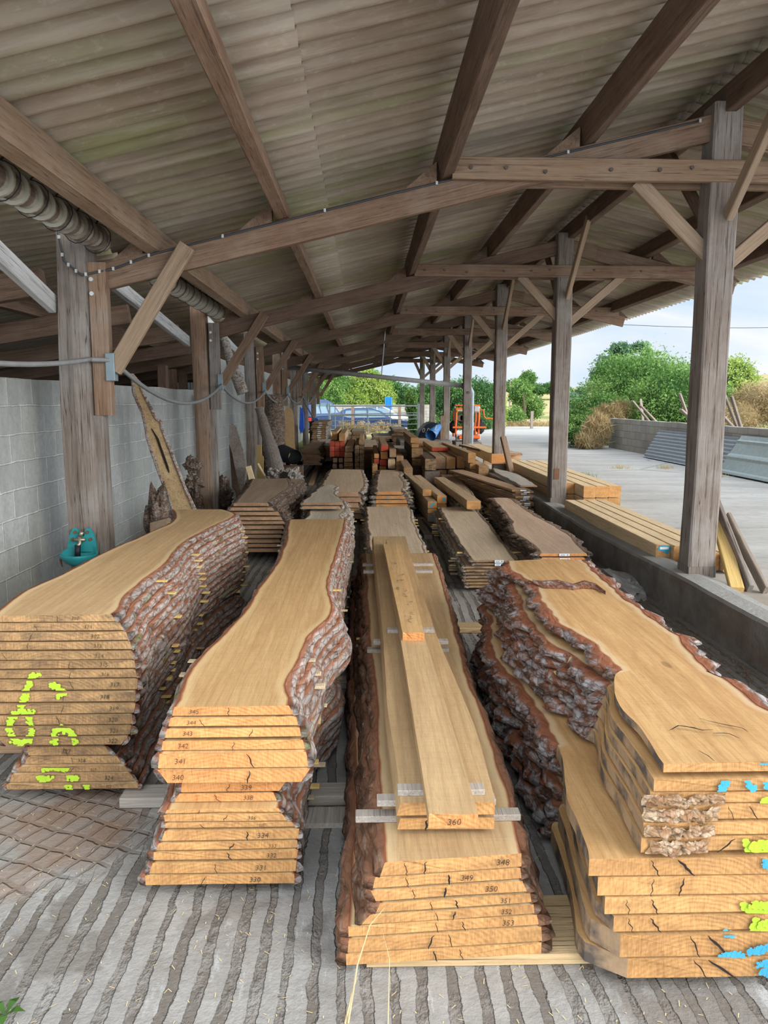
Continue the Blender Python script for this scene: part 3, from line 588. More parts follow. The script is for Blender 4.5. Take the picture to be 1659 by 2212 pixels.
# grey rain pipe crossing the shed
yp = 19.2; A = aty(612, 792, yp-.3); B = aty(1008, 834, yp-.3)
mb = MB(); mb.tube([A, B], .055, 12); mb.tube([B-Vector((.12, 0, 0)), B+Vector((.02, 0, 0))], .07, 12)
P = tag(mb.build('rain_pipe', 'pvc', smooth=True), 'long grey plastic pipe sloping across under the roof to the right-hand posts', 'pipe')
C_ = aty(1020, 850, yp-.3); D_ = aty(1019, 973, yp-.3)
mb = MB(); mb.tube([B, B+Vector((.07, 0, -.02)), C_+Vector((0, 0, .02)), C_, Vector((C_.x, C_.y, .25))], [.05, .055, .055, .05, .045], 12); mb.build('down_pipe', 'pvc_blue', P, smooth=True)
E_ = aty(824, 812, yp-.3); mb = MB(); mb.tube([E_+Vector((.0, 0, 0)), aty(832, 715, yp-.6)], .014, 6); mb.build('hanger_rod', 'galv', P)
# ------------------------------------------------------------------ sawn slabs
def ip(poly, y):
    if y <= poly[0][0]:
        (y0, x0), (y1, x1) = poly[0], poly[1]; return x0 if abs(y1-y0) < 1e-6 else x0+(x1-x0)*max(-.35, (y-y0)/(y1-y0))
    for (y0, x0), (y1, x1) in zip(poly, poly[1:]):
        if y <= y1: return x0+(x1-x0)*(y-y0)/max(1e-6, y1-y0)
    return poly[-1][1]
def pl(px, z):
    """pixel outline of a sawn edge lying at height z -> (y, x) list front to back"""
    return sorted([(p.y, p.x) for p in (atz(a, b, z) for a, b in px)])
def sm(poly):
    """densify with a smooth curve"""
    out = []; n = len(poly)
    for i in range(n-1):
        p0 = poly[max(0, i-1)]; p1 = poly[i]; p2 = poly[i+1]; p3 = poly[min(n-1, i+2)]
        for q in range(4):
            t = q/4; d = p2[0]-p1[0]; m1 = (p2[1]-p0[1])/max(1e-3, p2[0]-p0[0])*d; m2 = (p3[1]-p1[1])/max(1e-3, p3[0]-p1[0])*d
            h = (2*t**3-3*t*t+1)*p1[1]+(t**3-2*t*t+t)*m1+(-2*t**3+3*t*t)*p2[1]+(t**3-t*t)*m2; out.append((p1[0]+d*t, h))
    return out+[poly[-1]]
def slab(name, yf, yb, fl, fr, z0, z1, bl, br, face, end, bark, label, cat='slab', group=None, seed=0, step=.06, rough=1.0, skew=0.0, bt=.018, cutL=None, warp=.004, fwarp=0.0, wig=.012):
    n = max(6, int((yb-yf)/step)); th = z1-z0; mb = MB(); US = None; L = []; Rr = []
    def wn(y, s): return noise.noise(Vector((y*3.1, s*5.3, seed*.13)))*wig*.8+noise.noise(Vector((y*11, s*3.3, seed*.7)))*wig*.45
    rows = []
    for i in range(n+1):
        y = yf+(yb-yf)*i/n; l = fl(y)+wn(y, 1)*(.2 if cutL is not None and y < cutL else 1); r = fr(y)+wn(y, 2)
        if r-l < .06: c = (l+r)/2; l, r = c-.03, c+.03
        w_ = r-l; k = min(1, w_/.2)
        us = [0, .012*k/w_, .045*k/w_, .2, .35, .5, .65, .8, 1-.045*k/w_, 1-.012*k/w_, 1]
        row = []
        endf = min(1, (i)/max(1, .35/((yb-yf)/n)))
        for j, u in enumerate(us):
            yy = y+skew*(u-.5)*(1 if i < n/2 else .3)+(noise.noise(Vector((u*6, seed, 4)))*.006 if i in (0, n) else 0)
            zz_ = warp*noise.noise(Vector((u*1.5+seed, y*.8, 7)))+fwarp*(1-endf)*(u-.45)**2*4
            row.append((Vector((l+w_*u, yy, z1+zz_)), (1.0 if j in (0, 10) else .72 if j in (1, 9) else .0)*(1.0 if bark else 0)))
        cut = cutL is not None and y < cutL
        bL = bl if not cut else .0
        bot = [Vector((l-bL, row[0][0].y, z0)), Vector(((l+r)/2, row[5][0].y, z0)), Vector((r+br, row[10][0].y, z0))]
        if cut: row = [(p, 0.0 if j < 3 else e) for j, (p, e) in enumerate(row)]
        rows.append((row, bot)); L.append((row[0][0], bot[0], cut)); Rr.append((row[10][0], bot[2], False))
    W = 14
    for row, bot in rows:
        mb.v += [p for p, e in row]+bot; mb.e += [e for p, e in row]+[0, 0, 0]
    for i in range(n):
        a = i*W; b = a+W
        for j in range(10): mb.f.append((a+j, a+j+1, b+j+1, b+j)); mb.mi.append(0)
        mb.f.append((a+11, b+11, b+12, a+12)); mb.mi.append(0); mb.f.append((a+12, b+12, b+13, a+13)); mb.mi.append(0)
        mb.f.append((a+0, b+0, b+11, a+11)); mb.mi.append(2 if L[i][2] else 0); mb.f.append((a+10, a+13, b+13, b+10)); mb.mi.append(0)
    # sawn ends, with a dense front face
    fr_ = [q for q in range(11)]
    mb.f.append(tuple([11, 12, 13]+fr_[::-1])); mb.mi.append(1)
    a = n*W; mb.f.append(tuple([a+q for q in fr_]+[a+13, a+12, a+11])); mb.mi.append(1)
    O = Vector(((fl(yf)+fr(yf))/2, (yf+yb)/2, z0))
    ob = mb.build(name, [face, end, 'cut_side' if cutL is not None else end], edge=True, origin=O)
    tag(ob, label, cat, group); ob['_f'] = (yf, fl(yf), fr(yf), z0, z1, skew)
    if bark:
        for side, S in (('l', L), ('r', Rr)):
            sg = -1 if side == 'l' else 1; bb = MB(); idx = []; bv = bl if side == 'l' else br
            for i, (p, q, cut) in enumerate(S):
                if cut: idx.append(None); continue
                # walk the strip in finer sub-steps
                idx.append(len(bb.v))
                pn = S[min(i+1, n)][0]; po = S[max(i-1, 0)][0]; d = (pn-po); nn = Vector((d.y, -d.x, 0)).normalized()*sg if d.length > 1e-6 else Vector((sg, 0, 0))
                if nn.x*sg < 0: nn = -nn
                nn.y *= .6
                t_ = bt
                prof = [(.0, 0, .0), (.55, .02, .8), (1.0, .22, 1), (1.0+.15, .55, 1), (.95, .85, 1), (.0, 1.0, .2)]
                for m, (tt, f, am) in enumerate(prof):
                    base = p.lerp(q, f); k = Vector((base.x*4+seed*.37, base.y*1, base.z*1)); nz_ = noise.noise(Vector((base.y*9, base.z*16, seed*.9+sg)))*.9+noise.noise(Vector((base.y*28, base.z*34, seed*1.9+sg)))*.7
                    v = base+nn*(t_*tt+t_*.75*rough*nz_*am); v.z += (.0012 if m == 0 else -.001*m)+(0 if m in (0, 5) else noise.noise(Vector((base.y*17, m, seed)))*.004*rough)
                    bb.v.append(v); bb.e.append([1, .85, .25, 0, 0, .1][m])
            for i in range(n):
                if idx[i] is None or idx[i+1] is None: continue
                a, b = idx[i], idx[i+1]
                for m in range(5):
                    f = (a+m, b+m, b+m+1, a+m+1); bb.f.append(f if side == 'l' else f[::-1]); bb.mi.append(0)
            if bb.f:
                for i in (min(x for x in idx if x is not None), max(x for x in idx if x is not None)):
                    bb.f.append(tuple(i+m for m in range(6))); bb.mi.append(0)
                bb.build('bark', bark, ob, edge=True, smooth=True)
    return ob
g = G('cut_side', .85, .2); o_ = g.shift(g.obj, 5); n_ = g.noise(g.map(o_, (3, 3, 9)), 1.6, 6, .7)
c = g.mix(g.ramp(n_, [(.35, 0), (.65, 1)]), (.30, .19, .11), (.40, .27, .15)); c = g.mix(g.ramp(g.noise(g.map(o_, (4, 5, 5)), 1.3, 4, .6), [(.47, 0), (.60, .92)]), c, (.075, .065, .058))
g.bump(g.noise(g.map(o_, (30, 30, 5)), 2, 3), .5, .004); MT['cut_side'] = g.done(c)
def sticker(x0, x1, y, z0, z1, mat, label, group, w_=.035, skew=0):
    mb = MB().box((x0, y-w_/2, z0), (x1, y+w_/2, z1), 0, .002)
    return tag(mb.build('spacer_stick', mat), label, 'stacking strip', group)
def stack(desc, short, keys, fronts, yf, yb, face, end, bark, bev=None, nums=None, st=None, group=None, lathmat='lath', fmats=None, bt=.018, rough=1.0, step=.06, skew=0, cutL=None, fy=None, by=None, warp=.004, follow=True, words=None, labels=None, wig=.012, backk=1.0, slabname='live_edge_plank'):
    """desc: 'tall fresh oak stack'; keys {slab index: (left poly, right poly)}; fronts: (xl, xr, ytop, ybot) pixels of the front end of every slab, top down, or (z1, z0) directly"""
    N = len(fronts); Z = []; XS = []
    for i, f in enumerate(fronts):
        y = yf+(fy[i] if fy else 0)
        if len(f) == 4:
            a = aty((f[0]+f[1])/2, f[2], y); b = aty((f[0]+f[1])/2, f[3], y); Z.append([a.z, b.z]); XS.append((aty(f[0], f[3], y).x, aty(f[1], f[3], y).x))
        else: Z.append([f[0], f[1]]); XS.append(None)
    for i in range(N-1):
        Z[i+1][0] = min(Z[i+1][0], Z[i][1]-.004)
        if Z[i+1][0]-Z[i+1][1] < .012: Z[i+1][1] = Z[i+1][0]-.012
        if Z[i][1]-Z[i+1][0] > .022: Z[i][1] = Z[i+1][0]+.022
    ks = sorted(keys); out = []
    def base(i, side, y):
        lo = max([k for k in ks if k <= i] or [ks[0]]); hi = min([k for k in ks if k >= i] or [ks[-1]])
        a = ip(keys[lo][side], y); b = ip(keys[hi][side], y); return a if lo == hi else a+(b-a)*(i-lo)/(hi-lo)
    yfs = [yf+(fy[i] if fy else 0) for i in range(N)]
    sh = []
    for i in range(N):
        if XS[i] and follow: sh.append((XS[i][0]-base(i, 0, yfs[i]), XS[i][1]-base(i, 1, yfs[i])))
        else: sh.append((0, 0))
    for i in range(N):
        y0, y1 = yfs[i], yb+(by[i] if by else random.uniform(-.06, .06))
        def mk(side, i=i, y0=y0, y1=y1):
            return lambda y: base(i, side, y)+sh[i][side]*(1+(backk-1)*max(0, min(1, (y-y0)/(y1-y0))))
        fl, fr = mk(0), mk(1)
        if bev: bl, br = bev(i, N) if callable(bev) else bev[i]
        else:
            j = min(i+1, N-1); bl = max(-.03, min(.03, (sh[i][0]-sh[j][0])*.6)); br = max(-.03, min(.03, (sh[j][1]-sh[i][1])*.6))
        fm, em = (fmats[i] if fmats else (face, end))
        lab = labels[i] if labels else '%s, %s from the top%s' % (desc, NTH[i] if i else 'topmost', (', marked %s' % (nums[i][0] if isinstance(nums[i], tuple) else nums[i])) if nums and nums[i] else '')
        lab = lab.replace('topmost from the top', 'the topmost')
        ob = slab(slabname, y0, y1, fl, fr, Z[i][1], Z[i][0], bl, br, fm, em, bark, lab, 'wood slab', group or 'slabs of the '+short, seed=i*1.7+len(desc), step=step, rough=rough, skew=skew, bt=bt, cutL=cutL, warp=warp if i == 0 else min(warp, .002), wig=wig)
        if nums and nums[i]:
            fx = .18 if (i+len(desc)) % 2 else .78
            if isinstance(nums[i], tuple): s_, fx = nums[i]
            else: s_ = nums[i]
            th = Z[i][0]-Z[i][1]; x = fl(y0)+(fr(y0)-fl(y0))*fx
            text_mesh(s_, min(.026, th*.75), 'ink', ob, (x, y0+skew*(fx-.5)-.0075, (Z[i][0]+Z[i][1])/2))
        out.append(ob)
        if st and i < N-1:
            za, zb = Z[i+1][0], Z[i][1]
            if zb-za > .003:
                for q, (ys_, ex) in enumerate(st):
                    y = ys_+random.uniform(-.05, .05)
                    e0, e1 = (random.uniform(-.02, .03)+ex, random.uniform(-.03, .035)+ex)
                    sticker(min(fl(y), base(i, 0, y))-e0, fr(y)+e1+max(0, br), y, za+.0005, zb-.0005, lathmat if random.random() < .6 else 'lath_yellow', 'strip under the %s slab of the %s, %s' % (ORD[i], short, ['front', 'middle', 'rear', 'far end'][q] if len(st) > 2 else ['nearer one', 'farther one'][q]), 'stacking strips in the '+short)
    return out, yfs, Z
def bearers(x0, x1, ys, h, label, mat='beam_aged', w_=.09, y_end=None):
    for i, y in enumerate(ys):
        o = beam('bearer', (x0, y, h/2), (x1, y, h/2), w_, h-.002, mat, amp=.002); tag(o, label % NTH[i] if '%s' in label else label, 'bearer', 'bearers on the floor')
SPRAY = []
def spray(out, Z, yfs, strokes, mat, r=.008, skew=0, name='spray_mark'):
    acc = {}
    for st in strokes:
        for (ax, ay), (bx, by) in zip(st, st[1:]):
            n = max(3, int(math.hypot(bx-ax, by-ay)/.55))
            for q in range(n+1):
                px = ax+(bx-ax)*q/n+random.gauss(0, 3.2); py = ay+(by-ay)*q/n+random.gauss(0, 3.2)
                for i, (zt, zb) in enumerate(Z):
                    p = aty(px, py, yfs[i])
                    if zb+.002 < p.z < zt-.002 or (zb-.006 < p.z < zt+.006): acc.setdefault(i, []).append(p); break
    for i, ps in acc.items():
        zt, zb = Z[i]; mb = MB(); mid = (out[i]['_f'][1]+out[i]['_f'][2])/2; W_ = out[i]['_f'][2]-out[i]['_f'][1]
        for j, p in enumerate(ps):
            rr = r*random.uniform(.25, 1.0); y = yfs[i]-.0078-.00004*j+skew*((p.x-mid)/W_)
            mb.add([(p.x+rr*math.cos(a)*1.1, y, max(zb+.001, min(zt-.001, p.z+rr*math.sin(a)))) for a in [k*math.pi/4 for k in range(8)]], [tuple(range(8))])
        mb.build(name, mat, out[i])
def labelcard(ob, x, y, z, w_=.075, h_=.022, name='paper_label'):
    mb = MB().box((x-w_/2, y-.0035, z-h_/2), (x+w_/2, y-.002, z+h_/2), 0)
    for i in range(4): mb.box((x-w_*.4, y-.0042, z-h_*.35+i*h_*.17), (x+w_*(.05+.1*(i % 2)), y-.0035, z-h_*.35+i*h_*.17+.0022), 1)
    mb.box((x+w_*.22, y-.0042, z-h_*.3), (x+w_*.40, y-.0035, z+h_*.3), 1)
    mb.build(name, ['paper', 'print'], ob)
# ---- pile 1: big stack nearest the wall
zt = .755
K1L = sm(pl([(-30, 1352), (0, 1324), (51, 1289), (142, 1249), (236, 1198), (320, 1161), (368, 1137), (377, 1120), (366, 1106)], zt))
K1R = sm(pl([(250, 1330), (262, 1308), (304, 1269), (354, 1228), (384, 1191), (412, 1171), (456, 1147), (506, 1121), (470, 1107)], zt))
F1 = [(-14, 240, 1328, 1343), (-16, 257, 1346, 1362), (-18, 270, 1366, 1383), (-18, 277, 1387, 1403), (-18, 285, 1408, 1425), (-19, 290, 1428, 1444), (-20, 294, 1449, 1464), (-20, 300, 1468, 1490), (-20, 297, 1495, 1515), (-20, 294, 1520, 1541), (-20, 288, 1545, 1565), (-16, 287, 1569, 1588), (-8, 282, 1592, 1609),
      (57, 232, 1613, 1631), (60, 256, 1634, 1649), (42, 272, 1653, 1667), (27, 282, 1670, 1688), (17, 297, 1690, 1704)]
N1 = [('310', .7), ('311', .76), ('312', .78), ('313', .78), ('314', .77), ('315', .79), ('316', .79), ('317', .84), ('318', .78), ('319', .85), ('320', .86), ('321', .87), ('322', .87), ('327', .5), ('326', .6), ('325', .7), ('324', .82), ('323', .78)]
Y1 = atz(155, 1704, .05).y
o1, y1s, Z1 = stack('bark-edged slab of the tall stack by the block wall', 'stack by the block wall', {0: (K1L, K1R)}, F1, Y1, 6.05, 'oak_face', 'oak_end_dirty', 'bark', nums=N1, st=[(Y1+.75, .03), (Y1+1.6, .03), (Y1+2.6, .02)], fy=[0]*13+[.02, .02, 0, -.01, -.02], lathmat='lath_yellow', by=[-.02]+[random.uniform(-.05, .08) for _ in range(17)], backk=.75)
spray(o1, Z1, y1s, [[(84, 1455), (70, 1458), (64, 1478), (56, 1500), (50, 1520)], [(72, 1540), (46, 1534), (28, 1548), (22, 1572), (30, 1596), (50, 1604), (68, 1594), (72, 1570), (66, 1548)],
      [(118, 1582), (136, 1572), (158, 1580), (166, 1602)], [(122, 1583), (120, 1606)], [(112, 1478), (128, 1484), (140, 1494), (124, 1502)], [(96, 1658), (150, 1656)], [(84, 1677), (110, 1682)], [(150, 1674), (168, 1680)], [(146, 1694), (154, 1702)], [(182, 1692), (192, 1698)]], 'spray_yellow', .008)
bearers(-2.45, -.75, [3.5, 4.7, 5.7], .046, 'grey flat bearer under the stack by the wall, %s from the front', w_=.14)
# ---- pile 2
zt2 = .605; Y2 = atz(470, 1908, .045).y
K2L = sm(pl([(376, 1545), (381, 1525), (396, 1488), (427, 1446), (473, 1396), (515, 1350), (554, 1292), (588, 1242), (611, 1192), (621, 1134)], zt2))
K2R = sm(pl([(622, 1545), (616, 1522), (622, 1498), (642, 1457), (661, 1404), (684, 1382), (714, 1354), (716, 1330), (705, 1307), (707, 1273), (726, 1208), (738, 1169), (746, 1134)], zt2))
F2 = [(381, 622, 1526, 1545), (371, 640, 1550, 1568), (363, 650, 1573, 1592), (354, 655, 1599, 1619), (346, 664, 1626, 1658), (338, 672, 1662, 1683),
      (392, 618, 1690, 1710), (388, 594, 1713, 1731), (358, 604, 1738, 1755), (352, 612, 1758, 1773), (356, 632, 1776, 1787), (354, 647, 1793, 1814), (340, 643, 1819, 1834), (329, 643, 1838, 1856), (327, 639, 1862, 1885), (312, 635, 1889, 1909)]
N2 = [('345', .16), ('344', .16), ('343', .15), ('342', .14), ('341', .14), ('340', .14), ('339', .62), ('338', .72), ('337', .82), ('336', .74), ('335', .76), ('334', .73), ('333', .82), ('332', .82), ('331', .76), ('330', .74)]
o2, y2s, Z2 = stack('bark-edged slab of the second stack from the wall', 'second stack from the wall', {0: (K2L, K2R)}, F2, Y2, 6.34, 'oak_face_warm', 'oak_end_red', 'bark', nums=N2, st=[(Y2+.5, .035), (Y2+1.7, .03), (Y2+3.0, .02)], fmats=[('oak_face_warm', 'oak_end_red')]*6+[('oak_face_warm', 'oak_end_red')]*2+[('oak_face_warm', 'oak_end')]*8, fy=[0, -.005, 0, .005, -.01, -.015, .03, .04, .0, 0, .0, 0, 0, 0, 0, 0], backk=.8)
bearers(-1.0, .12, [Y2+.62, Y2+1.9, Y2+3.2], .046, 'grey flat bearer under the second stack from the wall, %s from the front', mat='lath_grey', w_=.12)
tag(MB().box((-.72, Y2+.40, .001), (.06, Y2+.52, .022)).build('board', 'lath_grey'), 'thin grey board flat on the floor under the second stack', 'board')
# ---- pile 3
Y3 = 2.06; Y3f = atz(960, 2070, .035).y
def z3(py, px=960): return aty(px, py, Y3f).z
K3L = sm(pl([(826, 1872), (822, 1780), (818, 1680), (811, 1524), (797, 1380), (789, 1217), (788, 1205)], .31)); K3R = sm(pl([(1128, 1872), (1120, 1830), (1100, 1750), (1056, 1606), (1004, 1462), (966, 1308), (938, 1212), (936, 1205)], .31))
F3 = [(828, 1128, 1853, 1882), (808, 1129, 1884, 1908), (800, 1134, 1912, 1935), (818, 1152, 1940, 1960), (800, 1158, 1964, 1984), (756, 1162, 1988, 2010), (757, 1169, 2014, 2044), (749, 1172, 2048, 2072)]
N3 = [('348', .86), ('349', .62), ('350', .78), ('351', .82), ('352', .82), ('353', .84), None, None]
z350 = .1
o3, y3s, Z3 = stack('bark-edged slab of the third stack from the wall', 'third stack from the wall', {0: (K3L, K3R)}, F3, Y3f, 6.42, 'oak_face', 'oak_end', 'bark_fibrous', nums=N3, st=[(Y3f+.35, .0), (Y3f+2.3, .02)], skew=.035, bt=.026, fmats=[('oak_face', 'oak_end')]*6+[('oak_face_warm', 'oak_end')]*2, lathmat='lath_grey', backk=.9)
zt3 = Z3[0][0]
K359L = sm(pl([(876, 1822), (866, 1740), (858, 1668), (838, 1534), (828, 1380), (808, 1193)], zt3+.115)); K359R = sm(pl([(1080, 1822), (1062, 1700), (1018, 1548), (946, 1380), (917, 1294), (888, 1203)], zt3+.115))
Y359 = Y3f+.09
o3b, _, Z3b = stack('narrow plank laid on top of the third stack, below the planed board', 'planks on the third stack', {0: (K359L, K359R)}, [(zt3+.117, zt3+.079), (zt3+.058, zt3+.022)], Y359, 6.6, 'oak_face', 'oak_end', None, bev=[(.012, 0), (.01, 0)], nums=[('359', .62), ('358', .7)], labels=['long plank marked 359 directly under the uppermost long board of the third stack', 'long plank marked 358 lying on the third stack under the plank marked 359'], fy=[0, .02], wig=.004)
K360L = sm(pl([(926, 1760), (900, 1600), (864, 1376), (845, 1260), (838, 1195)], zt3+.17)); K360R = sm(pl([(1032, 1760), (985, 1600), (917, 1376), (885, 1260), (872, 1195)], zt3+.17))
o3c, _, Z3c = stack('x', 'x', {0: (K360L, K360R)}, [(zt3+.178, zt3+.137)], atz(980, 1758, zt3+.178).y, 6.2, 'oak_face', 'oak_end_red', None, bev=[(0, 0)], nums=[('360', .5)], labels=['long straight board marked 360 lying uppermost along the third stack'], wig=.001, group='planks on the third stack', slabname='board')
zs = zt3+.218; KsL = pl([(870, 1368), (828, 1175)], zs); KsR = pl([(916, 1364), (866, 1175)], zs)
o3d, _, _ = stack('x', 'x', {0: (KsL, KsR)}, [(zs, zt3+.180)], atz(890, 1367, zs).y, atz(846, 1175, zs).y, 'oak_face_warm', 'oak_end_red', None, bev=[(0, 0)], labels=['short board with worm trails and a torn end on the third stack'], wig=.001, by=[0], group='planks on the third stack', slabname='board')
# worm trails on the short board
mb = MB(); q0 = atz(880, 1340, zs)
for t in range(9):
    f_ = .05+.1*t; a = Vector((ip(KsL, 0)+.0, 0, 0)); yA = KsL[0][0]+.15+t*.17; xc = (ip(KsL, yA)+ip(KsR, yA))/2; pts = []; x_, y_ = xc+random.uniform(-.03, .03), yA
    for s in range(16): x_ += random.uniform(-.012, .012); y_ += random.uniform(-.012, .022); x_ = max(ip(KsL, y_)+.02, min(ip(KsR, y_)-.02, x_)); pts.append((x_, y_, zs+.0045))
    mb.tube(pts, .0013, 4)
mb.build('worm_trail', 'cut_side', o3d[0])
def st3(px0, px1, py, z0, h_, n, where, mat='lath_grey'):
    a = atz(px0, py, z0+h_); b = atz(px1, py, z0+h_); sticker(a.x, b.x, a.y, z0, z0+h_, mat, 'grey strip across the third stack %s' % where, 'strips across the third stack', w_=.045)
st3(858, 1046, 1700, Z3b[0][0]+.0005, .019, 0, 'under the uppermost long board at the front'); st3(814, 1070, 1722, Z3b[1][0]+.0005, .020, 1, 'between the planks marked 359 and 358'); st3(768, 1124, 1756, zt3+.0005, .021, 2, 'poking out widest, lowest at the front')
st3(836, 938, 1358, Z3b[0][0]+.0005, .019, 0, 'under the uppermost long board halfway back'); st3(806, 968, 1383, Z3b[1][0]+.0005, .020, 0, 'under the plank marked 359 halfway back'); st3(793, 970, 1400, zt3+.0005, .021, 0, 'under the plank marked 358 halfway back')
st3(783, 936, 1217, zt3+.0005, .021, 0, 'at the far end, on the bark-edged slab'); st3(785, 934, 1232, Z3b[1][0]+.0005, .02, 0, 'at the far end, between the planks')
# bearer boards under piles 3 and 4
a = atz(792, 2093, 0); b = atz(1345, 2085, 0)
o = beam('bearer', (a.x, a.y+.14, .0165), (b.x+.75, a.y+.14, .0165), .28, .033, 'split_wood', amp=.002); tag(o, 'wide tan board under the front ends of the third and fourth stacks', 'bearer', 'bearers on the floor')
for i, (x0, x1, y_, h_, wd) in enumerate([(985, 1075, 1350, .04, .16), (1020, 1090, 1560, .055, .12)]):
    a = atz(x0, y_, h_); o = beam('bearer', (a.x-.5, a.y, h_/2), (atz(x1, y_, h_).x+.5, a.y, h_/2), wd, h_-.004, 'split_wood', amp=.002); tag(o, 'tan bearer between the third and fourth stacks, %s' % ['the one further back', 'the one halfway back'][i], 'bearer', 'bearers on the floor')
# ---- pile 4: rugged burr slabs, right
Y4 = atz(1550, 2110, .036).y; zt4 = aty(1550, 1646, Y4).z
F4 = [(1432, 1800, 1646, 1667), (1422, 1800, 1682, 1708), (1388, 1800, 1711, 1734), (1390, 1800, 1738, 1769), (1350, 1800, 1776, 1802), (1346, 1800, 1808, 1838), (1286, 1800, 1852, 1888), (1302, 1800, 1892, 1931), (1315, 1800, 1936, 1970), (1270, 1800, 1976, 2008), (1268, 1800, 2016, 2064), (1264, 1800, 2068, 2110)]
fz = []
for i, f in enumerate(F4): fz.append((aty(1550, f[2], Y4).z, aty(1550, f[3], Y4).z))
A4L = sm(pl([(1440, 1655), (1428, 1642), (1405, 1604), (1378, 1565), (1338, 1522), (1326, 1470), (1330, 1438), (1290, 1400), (1236, 1369), (1192, 1330), (1172, 1292), (1147, 1253), (1108, 1232), (1097, 1212)], zt4))
A4R = sm(pl([(1800, 1655), (1740, 1570), (1659, 1527), (1621, 1504), (1571, 1465), (1521, 1442), (1475, 1400), (1444, 1361), (1386, 1315), (1347, 1288), (1310, 1258), (1259, 1212)], zt4))
B4L = sm(pl([(1424, 1700), (1400, 1660), (1360, 1600), (1320, 1545), (1310, 1490), (1270, 1440), (1200, 1400), (1150, 1350), (1125, 1300), (1105, 1255), (1066, 1222)], fz[1][0]))
C4L = sm(pl([(1290, 1872), (1272, 1800), (1236, 1714), (1227, 1642), (1198, 1570), (1166, 1527), (1120, 1460), (1082, 1419), (1058, 1330), (1050, 1300)], fz[6][0]))
D4L = sm(pl([(1430, 2106), (1340, 2062), (1262, 2032), (1240, 1960), (1216, 1870), (1170, 1740), (1120, 1640), (1080, 1560), (1066, 1500), (1055, 1440)], fz[11][0]))
sh = lambda P_, d: [(y, x+d) for y, x in P_]
o4, y4s, Z4 = stack('rugged thick-barked slab of the right-hand front stack', 'right-hand front stack', {0: (A4L, A4R), 1: (B4L, sh(A4R, .02)), 5: (sh(B4L, -.03), sh(A4R, .05)), 6: (sh(C4L, -.02), sh(A4R, .06)), 8: (sh(C4L, .03), sh(A4R, .03)), 11: (D4L, sh(A4R, -.02))}, fz, Y4, atz(1180, 1210, zt4).y, 'burr_face', 'oak_end', 'bark_rugged', follow=False, bev=lambda i, N: (.02 if i < 6 else .004, .02), st=[(Y4+1.0, .02), (Y4+2.1, .02)], bt=.04, rough=1.7, step=.035, cutL=2.62, wig=.045, fmats=[('burr_face', 'oak_end')]*12, warp=.01)
spray(o4, Z4, y4s, [[(1553, 1705), (1568, 1684)], [(1610, 1684), (1622, 1702)], [(1640, 1640), (1659, 1643)], [(1650, 1688), (1664, 1700)], [(1648, 1855), (1654, 1868)], [(1560, 2012), (1580, 2016)], [(1555, 2064), (1575, 2055), (1600, 2062)], [(1612, 2050), (1659, 2040)], [(1636, 2078), (1664, 2076)], [(1640, 2094), (1668, 2100)]], 'spray_blue', .007)
spray(o4, Z4, y4s, [[(1645, 1725), (1664, 1732)], [(1608, 1812), (1616, 1834), (1664, 1834)], [(1620, 1822), (1664, 1816)], [(1604, 1952), (1620, 1965), (1664, 1962)], [(1622, 1948), (1664, 1950)], [(1630, 1984), (1626, 2004), (1664, 2003)], [(1640, 1990), (1664, 1990)]], 'spray_yellow', .009)
# long radial splits in the ends and faces
def crack(ob, pts, w_=.006, name='crack', mat='crack'):
    mb = MB(); n = len(pts)
    for i, p in enumerate(pts):
        k = w_*.38*math.sin(math.pi*(i+.35)/(n-.3))*(.7+.6*abs(noise.noise(Vector(p)*60)))+.0006; d = (Vector(pts[min(i+1, n-1)])-Vector(pts[max(i-1, 0)])).normalized()
        side = Vector((d.y, -d.x, 0)) if abs(d.z) < .5 and abs(d.y)+abs(d.x) > .5 and ob['_c'] == 't' else Vector((d.z, 0, -d.x))
        mb.v += [Vector(p)+side*k, Vector(p)-side*k]; mb.e += [0, 0]
    for i in range(n-1): mb.f.append((2*i, 2*i+1, 2*i+3, 2*i+2)); mb.mi.append(0)
    mb.build(name, mat, ob)
def endcrack(ob, Zi, y, u, lean=.0, w_=.004, skew=0):
    f = ob['_f']; x = f[1]+(f[2]-f[1])*u; pts = []; ob['_c'] = 'e'
    for q in range(7):
        t = q/6; pts.append((x+lean*(t-.5)+noise.noise(Vector((t*4, x*9, y)))*.007, y-.0085+skew*(u-.5), Zi[0]-(Zi[0]-Zi[1])*t+(-.001 if q == 0 else .001 if q == 6 else 0)))
    crack(ob, pts, w_)
def topcrack(ob, z, px, w_=.006):
    ob['_c'] = 't'; P_ = [atz(a, b, z) for a, b in px]; pts = []
    for a, b in zip(P_, P_[1:]):
        for q in range(4): p = a.lerp(b, q/4); p.z += .010; pts.append(p+Vector((noise.noise(p*14)*.01, noise.noise(p*17)*.01, 0)))
    crack(ob, pts, w_)
topcrack(o4[0], zt4, [(1448, 1585), (1470, 1575), (1500, 1578), (1515, 1582), (1550, 1584)], .009)
topcrack(o4[0], zt4, [(1510, 1558), (1550, 1568), (1600, 1580), (1620, 1590)], .005); topcrack(o4[0], zt4, [(1540, 1590), (1580, 1594), (1612, 1606)], .006); topcrack(o4[0], zt4, [(1510, 1628), (1528, 1640), (1545, 1655)], .003)
for i, (u, le, w_) in {3: (.55, .03, .003), 5: (.42, -.05, .006), 6: (.38, .05, .010), 7: (.35, -.01, .006), 8: (.22, .02, .005), 9: (.2, .03, .006), 10: (.5, .06, .010), 11: (.52, .08, .010)}.items():
    endcrack(o4[i], Z4[i], Y4, u, le, w_)
    endcrack(o4[i], Z4[i], Y4, u-.12, le*.5, w_*.4)
